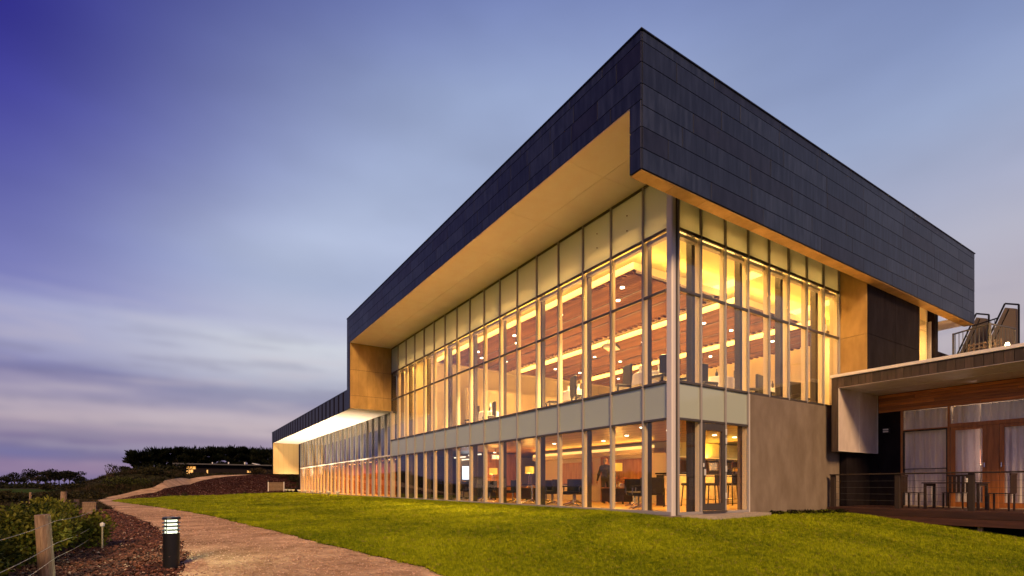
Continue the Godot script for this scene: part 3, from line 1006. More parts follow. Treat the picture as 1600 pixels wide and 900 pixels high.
func lower_wing(h: Node3D) -> void:
	# long canopy with standing-seam edge
	var can := slab(h, "canopy", M.joint, Vector3(-2.24, 4.865, -46.98), Vector3(8.0, 5.82, -20.12))
	var z := -20.12
	var k := 0
	while z > -46.9:
		add(can, "seam_panel", bx(Vector3(0.03, 1.05, 0.326), 0.006), [M.zinc_panel_purple, M.zinc_panel, M.dark_panel][(k * 7) % 3], Vector3(-2.262, 5.345, z - 0.168) - can.position)
		z -= 0.336
		k += 1
	slab(h, "coping", M.zinc_panel_pale, Vector3(-2.30, 5.875, -47.02), Vector3(-1.9, 5.90, -20.11), 0.005)
	var so := slab(h, "soffit", M.joint, Vector3(-2.2, 4.842, -46.5), Vector3(0.1, 4.862, -19.58))
	for i in 10:
		for xx in [[-2.24, -1.08], [-1.075, 0.085]]:
			add(so, "soffit_panel", bx(Vector3(xx[1] - xx[0], 0.02, 2.685), 0.002), M.soffit_panel, Vector3((xx[0] + xx[1]) * 0.5, 4.83, -19.59 - 2.69 * (i + 0.5)) - so.position)
	# hanging fin at the far end, its golden light tinted into the panels
	var fin := slab(h, "end_fin", M.dark_panel, Vector3(-2.25, 1.83, -47.0), Vector3(0.12, 4.86, -46.54))
	for i in 5:
		add(fin, "wall_panel", bx(Vector3(0.462, 2.98, 0.024), 0.003), M.fin_gold_lit, Vector3(-2.24 + 0.468 * (i + 0.5), 3.325, -46.526) - fin.position)
	# recessed glazing
	var cw := slab(h, "curtain_wall", M.aluminium, Vector3(0.03, -0.02, -46.5), Vector3(0.2, 0.06, -19.81), 0.006)
	slab(h, "plinth", M.concrete, Vector3(0.0, -0.5, -46.6), Vector3(0.4, -0.025, -19.81), 0.01)
	var zs: Array[float] = [-19.72]
	for i in 22:
		zs.append(-20.86 - 1.1717 * i)
	for i in zs.size():
		add(cw, "mullion", bx(Vector3(0.10, 4.75, 0.05), 0.005), M.aluminium, Vector3(0.09, 2.43, zs[i]) - cw.position)
		add(cw, "mullion_fin", bx(Vector3(0.10, 4.7, 0.045), 0.004), M.fin_cream, Vector3(0.20, 2.42, zs[i]) - cw.position)
		if i == 0:
			continue
		var a: float = zs[i] + 0.026
		var b: float = zs[i - 1] - 0.026
		add(cw, "glass_pane", bx(Vector3(0.012, 2.27, b - a)), M.pane, Vector3(0.12, 1.2, (a + b) * 0.5) - cw.position)
		add(cw, "glass_pane", bx(Vector3(0.012, 2.38, b - a)), M.pane_dark, Vector3(0.12, 3.62, (a + b) * 0.5) - cw.position)
		add(cw, "transom", bx(Vector3(0.12, 0.07, b - a - 0.002), 0.005), M.white_trim, Vector3(0.08, 2.385, (a + b) * 0.5) - cw.position)
	# behind the glass
	slab(h, "wing_floor", M.floor_timber, Vector3(0.21, -0.05, -46.4), Vector3(7.9, 0.0, -19.7))
	slab(h, "wing_ceiling", M.ceiling_timber_0, Vector3(0.40, 2.42, -46.4), Vector3(7.9, 2.5, -19.7))
	slab(h, "wing_wall", M.cream_wall, Vector3(5.2, 0.0, -46.4), Vector3(5.35, 2.41, -25.0))
	slab(h, "wing_wall", M.dark_panel, Vector3(0.4, 2.51, -46.3), Vector3(0.46, 4.8, -19.7))
	slab(h, "wing_wall", M.dark_panel, Vector3(0.21, -0.5, -46.98), Vector3(8.0, 4.83, -46.45))
	slab(h, "wing_wall", M.dark_panel, Vector3(7.9, -0.5, -46.44), Vector3(8.05, 4.83, -19.7))
	for i in 6:
		slab(h, "partition", M.wall_timber, Vector3(2.6, 0.0, -27.0 - 3.2 * i), Vector3(5.2, 2.41, -26.85 - 3.2 * i))
	for i in 5:
		var zc := -24.5 - 4.6 * i
		slab(h, "ceiling_light", M.cove_panel_low, Vector3(1.5, 2.385, zc - 0.6), Vector3(1.9, 2.415, zc + 0.6))
	area("ceiling_light_lamp", h, Vector3(1.7, 2.36, -34.0), Vector2(20.0, 0.4), Vector3.DOWN, Color(1.0, 0.62, 0.20), 18.0)
	# small cowl on the canopy roof
	var s := Shape.new()
	s.lathe([Vector2(0.14, 0), Vector2(0.14, 0.34)], 10)
	s.lathe([Vector2(0.0, 0.44), Vector2(0.27, 0.40), Vector2(0.30, 0.34), Vector2(0.0, 0.34)], 10)
	add(h, "roof_vent", s.mesh(), M.dark_panel, Vector3(-1.6, 5.82, -20.9))

func rooms(h: Node3D) -> void:
	# floors, ceilings and inner walls seen through the glass
	slab(h, "ground_floor", M.floor_timber, Vector3(0.12, -0.06, -19.6), Vector3(10.4, 0.0, -0.12))
	slab(h, "upper_floor", M.carpet, Vector3(0.16, 3.04, -19.6), Vector3(14.4, 3.10, -0.15))
	slab(h, "floor_edge", M.aluminium_dark, Vector3(0.14, 2.46, -19.6), Vector3(14.4, 3.035, -0.14))
	slab(h, "upper_ceiling", M.ceiling_white, Vector3(0.95, 7.50, -19.6), Vector3(14.4, 7.56, -1.10))
	slab(h, "added_trough_ceiling", M.ceiling_white, Vector3(0.12, 8.26, -19.55), Vector3(0.99, 8.30, -0.12))  # unseen trough, added so its light boxes backlight the frosted panels
	slab(h, "added_trough_ceiling", M.ceiling_white, Vector3(0.991, 8.26, -1.14), Vector3(8.0, 8.30, -0.12))
	slab(h, "added_trough_wall", M.ceiling_white, Vector3(0.95, 7.561, -19.55), Vector3(0.99, 8.255, -1.10))
	slab(h, "added_trough_wall", M.ceiling_white, Vector3(0.991, 7.561, -1.14), Vector3(8.0, 8.255, -1.10))
	slab(h, "inner_wall", M.cream_wall, Vector3(0.3, 3.1, -19.58), Vector3(14.4, 7.5, -18.4))
	slab(h, "inner_wall", M.cream_wall, Vector3(8.02, 3.1, -0.3), Vector3(11.9, 7.49, -0.15))
	slab(h, "inner_wall", M.cream_wall, Vector3(14.25, 3.1, -18.39), Vector3(14.4, 7.49, -2.2))
	slab(h, "servery_wall", M.cream_wall, Vector3(3.4, 3.1, -17.2), Vector3(14.2, 6.1, -17.0))
	slab(h, "inner_wall", M.concrete, Vector3(3.1, 0.0, -0.35), Vector3(10.3, 2.4, -0.23))
	slab(h, "inner_wall", M.cream_wall, Vector3(10.3, 0.0, -19.5), Vector3(10.4, 2.45, -0.24))
	slab(h, "inner_wall", M.dark_panel, Vector3(0.3, -0.05, -19.66), Vector3(8.0, 2.45, -19.61))
	# timber rafts with light coves between
	var rafts := [[1.0, 5.2], [5.95, 9.9], [10.65, 13.8]]
	for r in rafts:
		var base := slab(h, "ceiling_raft", M.dark_wood, Vector3(r[0] + 0.05, 6.96, -15.85), Vector3(r[1] - 0.05, 7.06, -2.25))
		var n := int((r[1] - r[0]) / 0.14)
		var w: float = (r[1] - r[0] - 0.5) / n
		for k in n:
			var bm: Material = M["ceiling_timber_%d" % ((k * 5 + k / 3) % 3)]
			add(base, "ceiling_board", bx(Vector3(w - 0.014, 0.03, 13.1), 0.003), bm, Vector3(r[0] + 0.25 + w * (k + 0.5), 6.938, -9.05) - base.position)
		# short boards round the rim
		for k in 93:
			for sx in [r[0] + 0.12, r[1] - 0.12]:
				if (sx < r[0] + 1.0 and r[0] < 6.0) or k % 2 == 0:
					if base.get_child_count() < 290:
						add(base, "rim_board", bx(Vector3(0.22, 0.05, 0.10), 0.003), M["ceiling_timber_%d" % (k % 3)], Vector3(sx, 6.93, -2.4 - 0.143 * k) - base.position)
		# cream lips that hide the cove lamps
		for b in [[Vector3(r[0] - 0.04, 6.9, -15.9), Vector3(r[0], 7.10, -2.2)], [Vector3(r[1], 6.9, -15.9), Vector3(r[1] + 0.04, 7.10, -2.2)], [Vector3(r[0], 6.9, -2.24), Vector3(r[1], 7.10, -2.2)], [Vector3(r[0], 6.9, -15.9), Vector3(r[1], 7.10, -15.86)]]:
			add(base, "raft_lip", bx(b[1] - b[0], 0.004), M.fin_cream, (b[0] + b[1]) * 0.5 - base.position)
		for k in 2:
			var xx: float = lerpf(r[0], r[1], 0.33 + 0.34 * k)
			add(base, "track_slot", bx(Vector3(0.07, 0.02, 12.4)), M.black_metal, Vector3(xx, 6.914, -9.0) - base.position)
	# coves between the rafts, after two unseen light boxes added behind the frosted panels
	for c in [[0.40, 0.80, -19.2, -0.95], [0.5, 7.9, -0.85, -0.45], [5.32, 5.83, -15.6, -1.3], [10.02, 10.53, -15.6, -1.3]]:
		slab(h, "cove_light", M.cove_panel, Vector3(c[0], 7.455, c[2]), Vector3(c[1], 7.495, c[3]))
		area("cove_light_lamp", h, Vector3((c[0] + c[1]) * 0.5, 7.43, (c[2] + c[3]) * 0.5), Vector2(c[3] - c[2], c[1] - c[0]) if c[1] < 7 or c[0] > 9 else Vector2(0.4, 7.4), Vector3.DOWN, Color(1.0, 0.76, 0.40), 8.5)
	# lamp strips lying on the rims of the rafts, shining up at the ceiling
	for r in rafts:
		for c in [[r[0] + 0.03, r[0] + 0.09, -15.7, -2.4], [r[1] - 0.09, r[1] - 0.03, -15.7, -2.4], [r[0] + 0.1, r[1] - 0.1, -2.33, -2.27], [r[0] + 0.1, r[1] - 0.1, -15.82, -15.76]]:
			slab(h, "strip_light", M.cove_panel, Vector3(c[0], 7.07, c[2]), Vector3(c[1], 7.09, c[3]))
			var along: bool = c[3] - c[2] > 1.0
			area("strip_light_lamp", h, Vector3((c[0] + c[1]) * 0.5, 7.105, (c[2] + c[3]) * 0.5), Vector2(c[3] - c[2], c[1] - c[0]), Vector3.UP, Color(1.0, 0.74, 0.30), 16.0)
	# recessed spots
	var sd := Shape.new()
	sd.lathe([Vector2(0.0, 0.0), Vector2(0.065, 0.0), Vector2(0.065, 0.03), Vector2(0.0, 0.03)], 12)
	var disc := sd.mesh()
	for xx in [1.7, 2.4, 3.8, 6.9, 8.6, 11.5]:
		for k in 4:
			var at := Vector3(xx, 6.88, -3.4 - 3.1 * k - (0.9 if xx > 2 else 0.0))
			add(h, "downlight", disc, M.downlight_glow, at)
			if k % 2 == 0 or xx in [2.4, 6.9, 11.5]:
				spot("downlight_lamp", h, at + Vector3(0, -0.02, 0), Vector3.DOWN, 50.0, Color(1.0, 0.78, 0.46), 105.0, 0.05)
	# columns just inside the glass
	for z in [-1.05, -3.38, -5.70, -8.14, -10.38, -12.7, -15.05, -17.4]:
		slab(h, "steel_column", M.steel_column, Vector3(0.19, 0.0, z - 0.085), Vector3(0.35, 7.44, z + 0.085), 0.006)
	for x in [1.15, 3.2, 5.2, 7.2]:
		slab(h, "steel_column", M.steel_column, Vector3(x - 0.11, 0.0 if x < 3 else 3.1, -0.44), Vector3(x + 0.11, 7.44, -0.26), 0.006)
	# ground floor: timber ceiling with a lit cove along the inner wall, and the bar
	var gc := slab(h, "ceiling_raft", M.dark_wood, Vector3(0.13, 2.41, -19.5), Vector3(10.3, 2.45, -0.24))
	for k in 56:
		add(gc, "ceiling_board", bx(Vector3(0.12, 0.03, 14.0 if k < 36 else 19.0), 0.003), M["oak_%d" % ((k * 5 + k / 3) % 3)], Vector3(0.2 + 0.135 * (k + 0.5), 2.388, -14.2 + 7.0 if k < 36 else -9.7) - gc.position)
	slab(h, "room_wall", M.cream_wall, Vector3(5.6, 0.0, -13.0), Vector3(5.75, 2.37, -5.0))
	slab(h, "bulkhead", M.cream_wall, Vector3(5.0, 1.93, -13.0), Vector3(5.595, 2.10, -5.1))
	slab(h, "cove_light", M.cove_panel_low, Vector3(5.02, 2.105, -13.0), Vector3(5.05, 2.22, -5.1))
	area("cove_light_lamp", h, Vector3(4.98, 2.17, -9.0), Vector2(7.8, 0.12), Vector3(-1, 0, 0), Color(1.0, 0.70, 0.24), 8.0)
	slab(h, "wall_niche", M.wall_timber, Vector3(5.50, 0.75, -7.9), Vector3(5.598, 1.78, -6.0), 0.004)
	slab(h, "wall_niche", M.wall_timber, Vector3(5.50, 0.75, -11.4), Vector3(5.598, 1.75, -9.2), 0.004)
	slab(h, "timber_post", M.wall_timber, Vector3(5.45, 0.0, -8.5), Vector3(5.597, 1.92, -8.15), 0.004)
	slab(h, "partition", M.cream_wall, Vector3(3.2, 0.0, -17.6), Vector3(10.2, 2.37, -17.45))
	slab(h, "partition", M.wall_timber, Vector3(3.4, 0.0, -15.2), Vector3(5.7, 2.37, -15.05))
	# bar back wall
	slab(h, "bar_wall", M.cream_wall, Vector3(5.62, 0.0, -4.98), Vector3(10.2, 2.37, -4.85))
	slab(h, "splashback", M.wall_timber, Vector3(5.65, 1.05, -4.845), Vector3(10.1, 1.66, -4.81))
	slab(h, "bar_shelf", M.fin_cream, Vector3(5.65, 1.665, -4.84), Vector3(10.1, 1.75, -4.45), 0.006)
	slab(h, "cove_light", M.cove_panel_low, Vector3(5.7, 1.755, -4.82), Vector3(10.0, 1.775, -4.55))
	area("cove_light_lamp", h, Vector3(7.8, 1.79, -4.68), Vector2(4.2, 0.2), Vector3.UP, Color(1.0, 0.74, 0.24), 22.0)
	for k in 5:
		var at := Vector3(1.3 + 1.25 * k, 2.36, -2.2 - 0.1 * k)
		add(h, "downlight", disc, M.downlight_glow, at)
		spot("downlight_lamp", h, at + Vector3(0, -0.02, 0), Vector3.DOWN, 55.0, Color(1.0, 0.70, 0.30), 7.0, 0.05)
	for k in 6:
		var at := Vector3(2.7 + (k % 2) * 0.8, 2.36, -4.2 - 2.0 * k)
		add(h, "downlight", disc, M.downlight_glow, at)
		spot("downlight_lamp", h, at + Vector3(0, -0.02, 0), Vector3.DOWN, 58.0, Color(1.0, 0.68, 0.28), 4.5, 0.05)
	# strip lamps hanging deeper in the room
	for t in [[1.6, -12.9], [2.0, -15.2], [3.3, -17.0]]:
		slab(h, "strip_light", M.tube_glow, Vector3(t[0], 2.10, t[1] - 0.6), Vector3(t[0] + 0.06, 2.15, t[1] + 0.6))

# ---------------------------------------------------------------- cabin and deck
func cabin() -> void:
	var c := thing("cabin", "low timber cabin with a projecting portal and curtained windows beside the clubhouse", "building")
	var zf := 0.255
	var ze := 7.5
	# portal: roof edge, boards, end wall
	slab(c, "roof", M.joint, Vector3(7.06, 3.72, zf + 0.03), Vector3(14.0, 4.0, ze))
	slab(c, "coping", M.white_trim, Vector3(6.96, 4.005, zf - 0.03), Vector3(7.35, 4.095, ze), 0.006)
	slab(c, "roof_top", M.fine_concrete, Vector3(7.352, 4.005, zf - 0.03), Vector3(14.0, 4.06, ze))
	var edge := slab(c, "portal_edge", M.joint, Vector3(7.02, 3.70, zf + 0.005), Vector3(7.055, 4.0, ze))
	var z := zf
	var k := 0
	while z < ze - 0.05:
		add(edge, "cladding_board", bx(Vector3(0.022, 0.315, 0.178), 0.004), M["cabin_board_%d" % ((k * 5 + k / 4) % 3)], Vector3(7.006, 3.842, z + 0.094) - edge.position)
		z += 0.19
		k += 1
	var endw := slab(c, "portal_end", M.joint, Vector3(7.02, 1.745, zf + 0.022), Vector3(9.5, 3.70, 0.455))
	add(endw, "cladding_board", bx(Vector3(0.022, 1.95, 0.19), 0.004), M.cabin_board_0, Vector3(7.006, 2.705, zf + 0.098) - endw.position)
	for i in 12:
		add(endw, "cladding_board", bx(Vector3(0.19, 2.26, 0.022), 0.004), M["cabin_board_%d" % (i % 3)], Vector3(7.11 + 0.2 * i, 2.86, zf + 0.008) - endw.position)
	# pale metal lining of the portal
	for xx in [[7.0, 8.295], [8.305, 9.57]]:
		add(endw, "lining_panel", bx(Vector3(xx[1] - xx[0], 1.92, 0.012), 0.003), M.liner_panel, Vector3((xx[0] + xx[1]) * 0.5, 2.715, 0.464) - endw.position)
		for i in 4:
			slab(c, "lining_panel", M.liner_panel, Vector3(xx[0], 3.672, 0.475 + i * 1.75), Vector3(xx[1], 3.688, 0.475 + (i + 1) * 1.75 - 0.006), 0.003)
	slab(c, "lining_trim", M.white_trim, Vector3(8.292, 1.75, 0.471), Vector3(8.308, 3.67, 0.477))
	slab(c, "lining_trim", M.white_trim, Vector3(8.292, 3.664, 0.48), Vector3(8.308, 3.671, ze))
	slab(c, "lining_trim", M.white_trim, Vector3(9.545, 1.75, 0.471), Vector3(9.585, 3.67, 0.485), 0.003)
	slab(c, "lining_trim", M.white_trim, Vector3(6.992, 1.742, 0.462), Vector3(9.58, 1.754, 0.474))
	slab(c, "lining_trim", M.white_trim, Vector3(6.990, 1.756, 0.462), Vector3(7.0, 3.67, 0.474))
	# orange boards over the windows
	var bw := slab(c, "timber_band", M.joint, Vector3(9.62, 3.09, 0.48), Vector3(9.7, 3.67, ze))
	for i in 6:
		var cut: Array = [[0.49, 3.1, 7.45], [0.49, 4.6, 7.45], [0.49, 2.0, 5.7, 7.45], [0.49, 3.9, 7.45], [0.49, 1.5, 5.1, 7.45], [0.49, 4.2, 7.45]][i]
		for j in cut.size() - 1:
			add(bw, "timber_board", bx(Vector3(0.02, 0.091, cut[j + 1] - cut[j] - 0.004), 0.003), M["orange_board_%d" % ((i + j * 2) % 3)], Vector3(9.608, 3.14 + 0.096 * i, (cut[j] + cut[j + 1]) * 0.5) - bw.position)
	# dark wall with its lamp, then the windows
	slab(c, "wall", M.dark_panel, Vector3(9.6, -0.1, 0.48), Vector3(9.7, 3.085, 1.13), 0.003)
	var wl := slab(c, "wall_light", M.black_metal, Vector3(9.52, 2.40, 0.62), Vector3(9.595, 2.58, 0.84), 0.01)
	for yy in [2.455, 2.525]:
		add(wl, "lens", bx(Vector3(0.02, 0.045, 0.15), 0.004), M.white_plastic, Vector3(9.51, yy, 0.73) - wl.position)
	var zs := [1.13, 2.36, 7.4]
	var post := func(a: Vector3, b: Vector3) -> void: slab(c, "window_frame", M.frame_timber, a, b, 0.006)
	for zz in [1.13, 2.34]:
		post.call(Vector3(9.56, 0.03, zz), Vector3(9.66, 3.085, zz + 0.055))
	post.call(Vector3(9.56, 2.44, 2.40), Vector3(9.66, 2.55, ze))
	post.call(Vector3(9.57, 2.44, 1.19), Vector3(9.65, 2.47, 2.335))
	# left bay: black sash with a rail
	slab(c, "sash", M.black_metal, Vector3(9.58, 2.395, 1.19), Vector3(9.63, 2.435, 2.335))
	slab(c, "sash", M.black_metal, Vector3(9.58, 1.20, 1.23), Vector3(9.63, 1.225, 2.30))
	slab(c, "sash", M.black_metal, Vector3(9.58, 0.05, 1.19), Vector3(9.63, 2.39, 1.228))
	slab(c, "sash", M.black_metal, Vector3(9.58, 0.05, 2.302), Vector3(9.63, 2.39, 2.336))
	slab(c, "glass_pane", M.pane, Vector3(9.60, 0.06, 1.23), Vector3(9.61, 2.39, 2.30))
	slab(c, "glass_pane", M.pane, Vector3(9.60, 2.475, 1.19), Vector3(9.61, 3.08, 2.335))
	slab(c, "glass_pane", M.pane, Vector3(9.60, 2.555, 2.40), Vector3(9.61, 3.08, ze - 0.05))
	# two glazed doors in orange timber
	for d in [[2.42, 3.25], [3.52, 4.55]]:
		var dr := slab(c, "door", M.frame_timber, Vector3(9.57, 0.05, d[0]), Vector3(9.63, 2.435, d[0] + 0.10), 0.006)
		for b in [[Vector3(9.57, 0.05, d[1] - 0.10), Vector3(9.63, 2.435, d[1])], [Vector3(9.57, 2.34, d[0] + 0.102), Vector3(9.63, 2.435, d[1] - 0.102)], [Vector3(9.57, 0.05, d[0] + 0.102), Vector3(9.63, 0.20, d[1] - 0.102)]]:
			add(dr, "door_rail", bx(b[1] - b[0], 0.005), M.frame_timber, (b[0] + b[1]) * 0.5 - dr.position)
		add(dr, "glass_pane", bx(Vector3(0.01, 2.138, d[1] - d[0] - 0.204)), M.pane, Vector3(9.60, 1.27, (d[0] + d[1]) * 0.5) - dr.position)
		add(dr, "handle", bx(Vector3(0.05, 0.14, 0.025), 0.006), M.chrome, Vector3(9.545, 1.28, d[1] - 0.05 if d[0] < 3 else d[0] + 0.05) - dr.position)
	post.call(Vector3(9.56, 0.03, 3.255), Vector3(9.67, 2.436, 3.515))
	post.call(Vector3(9.56, 0.03, 4.56), Vector3(9.67, 2.436, 4.68))
	slab(c, "glass_pane", M.pane, Vector3(9.60, 0.06, 4.70), Vector3(9.61, 2.435, ze - 0.05))
	# gathered curtains behind the glass
	for g in [[1.20, 2.33, 0.0], [2.42, 3.02, 1.0], [3.08, 7.3, 2.0]]:
		var poly := PackedVector2Array()
		var back := PackedVector2Array()
		var steps := int((g[1] - g[0]) / 0.018)
		for i in steps + 1:
			var q: float = lerpf(g[0], g[1], float(i) / steps)
			var f: float = sin(q * 46.0 + g[2]) * 0.034 + sin(q * 29.0 + 1.7 * g[2]) * 0.026 + sin(q * 83.0) * 0.006
			poly.append(Vector2(q, 9.78 + f))
			back.append(Vector2(q, 9.784 + f))
		poly.append_array(rev(back))
		var s := Shape.new()
		s.prism(poly, 1, 0.06, 3.08)
		add(c, "curtain", s.mesh(), M.curtain)
	# the room behind
	slab(c, "room_floor", M.floor_timber, Vector3(9.68, -0.05, 0.5), Vector3(13.4, 0.02, ze))
	slab(c, "room_wall", M.curtain_shade, Vector3(13.4, -0.05, 0.5), Vector3(13.5, 3.1, ze))
	slab(c, "room_wall", M.curtain_shade, Vector3(9.72, -0.05, 0.40), Vector3(13.4, 3.1, 0.48))
	slab(c, "room_wall", M.curtain_shade, Vector3(9.6, -0.05, ze), Vector3(13.5, 4.0, ze + 0.1))
	slab(c, "room_ceiling", M.cream_wall, Vector3(9.71, 3.1, 0.5), Vector3(13.4, 3.15, ze))
	slab(c, "wall", M.dark_panel, Vector3(8.0, -0.7, 0.04), Vector3(9.58, 1.735, 0.24), 0.003)
	slab(c, "wall", M.dark_panel, Vector3(9.585, -0.7, 0.04), Vector3(9.7, 3.68, 0.475), 0.003)
	slab(c, "base_wall", M.dark_panel, Vector3(9.5, -0.9, 0.3), Vector3(9.7, -0.12, ze))
	var lamp := thing("floor_lamp", "salmon shaded lamp glowing behind the cabin curtains", "lamp", Vector3(10.3, 0.02, 3.05))
	var ls := Shape.new()
	ls.lathe([Vector2(0.15, 1.75), Vector2(0.19, 1.30)], 16)
	add(lamp, "lamp_shade", ls.smooth(), M.salmon_shade)
	ls = Shape.new()
	ls.tube(Vector3.ZERO, Vector3(0, 1.45, 0), 0.015, 0.015, 8)
	ls.lathe([Vector2(0, 0.03), Vector2(0.14, 0.025), Vector2(0.15, 0.0)], 14)
	add(lamp, "stand", ls.mesh(), M.black_metal)
	omni("lamp_light", lamp, Vector3(0, 1.5, 0), Color(1.0, 0.86, 0.78), 1.6, 0.1)
	deck()

func deck() -> void:
	var d := thing("timber_deck", "dark timber deck with wire railing in front of the cabin", "deck", Vector3(7.1, 0, 0.1))
	var o := d.position
	# boards along the front, on bearers and short stumps
	for k in 17:
		slab(d, "deck_board", M["deck_board_%d" % (k % 3)], Vector3(7.12 + 0.142 * k, 0.0, 0.14) - o, Vector3(7.252 + 0.142 * k, 0.03, 7.4) - o, 0.004)
	for k in 2:
		slab(d, "fascia_board", M["deck_board_%d" % (k + 1)], Vector3(7.06, -0.175 - 0.19 * k, 0.14) - o, Vector3(7.115, 0.01 - 0.19 * k, 7.4) - o, 0.006)
		slab(d, "fascia_board", M["deck_board_%d" % k], Vector3(7.06, -0.175 - 0.19 * k, 0.095) - o, Vector3(9.5, 0.01 - 0.19 * k, 0.135) - o, 0.006)
	for zz in [0.6, 2.15, 3.75, 5.4]:
		for xx in [7.2, 8.7]:
			slab(d, "stump", M.post_timber, Vector3(xx - 0.05, -1.1, zz - 0.05) - o, Vector3(xx + 0.05, -0.37 if xx < 8 else -0.02, zz + 0.05) - o, 0.008)
	slab(d, "skirt", M.joint, Vector3(8.0, -1.1, 0.3) - o, Vector3(8.03, -0.03, 7.4) - o)
	for zz in [0.22, 1.95, 3.58, 5.25, 6.9]:
		slab(d, "rail_post", M.rail_wood, Vector3(7.13, 0.031, zz - 0.065) - o, Vector3(7.23, 1.0, zz + 0.065) - o, 0.006)
	slab(d, "handrail", M.rail_wood, Vector3(7.09, 1.002, 0.15) - o, Vector3(7.25, 1.04, 7.4) - o, 0.008)
	for yy in [0.25, 0.44, 0.63, 0.82]:
		var s := Shape.new()
		s.tube(Vector3(7.175, yy, 0.2) - o, Vector3(7.175, yy, 7.2) - o, 0.004, 0.004, 6)
		add(d, "rail_wire", s.mesh(), M.galvanised)
	# table and chairs standing on it
	var t := thing("outdoor_table", "dark slatted outdoor table on the deck behind the railing", "table", Vector3(8.15, 0.03, 2.95))
	for k in 6:
		add(t, "slat", bx(Vector3(0.11, 0.03, 1.3), 0.005), M.dark_wood, Vector3(-0.32 + 0.125 * k, 0.73, 0))
	for xx in [-0.32, 0.32]:
		for zz in [-0.58, 0.58]:
			add(t, "leg", bx(Vector3(0.06, 0.71, 0.06), 0.006), M.dark_wood, Vector3(xx, 0.355, zz))
	for zz in [-0.58, 0.58]:
		add(t, "apron", bx(Vector3(0.58, 0.07, 0.03), 0.004), M.dark_wood, Vector3(0, 0.675, zz))
	var ch := thing("outdoor_chair", "dark slatted outdoor chair at the left end of the deck table", "chair", Vector3(8.1, 0.03, 2.0), PI, "chairs round the deck table")
	for xx in [-0.22, 0.22]:
		for zz in [-0.2, 0.2]:
			add(ch, "leg", bx(Vector3(0.04, 0.43, 0.04), 0.005), M.dark_wood, Vector3(xx, 0.215, zz))
	for k in 4:
		add(ch, "seat_slat", bx(Vector3(0.5, 0.025, 0.10), 0.004), M.dark_wood, Vector3(0, 0.445, -0.18 + 0.12 * k))
	for k in 5:
		add(ch, "back_slat", bx(Vector3(0.07, 0.46, 0.02), 0.004), M.dark_wood, Vector3(-0.2 + 0.1 * k, 0.69, 0.24 + 0.0))
	add(ch, "top_rail", bx(Vector3(0.52, 0.06, 0.03), 0.006), M.dark_wood, Vector3(0, 0.95, 0.24))
	dup(ch, "outdoor_chair", Vector3(8.2, 0.03, 3.9), 0.0, "dark slatted outdoor chair at the right end of the deck table")
	dup(ch, "outdoor_chair", Vector3(8.85, 0.03, 2.75), PI / 2, "dark slatted outdoor chair between the deck table and the cabin window")
	var g := thing("drinking_glass", "small clear glass standing on the deck table", "glass", Vector3(8.0, 0.777, 3.25))
	var gs := Shape.new()
	gs.lathe([Vector2(0.0, 0.0), Vector2(0.03, 0.0), Vector2(0.037, 0.11)], 12)
	add(g, "bowl", gs.mesh(), M.white_plastic)

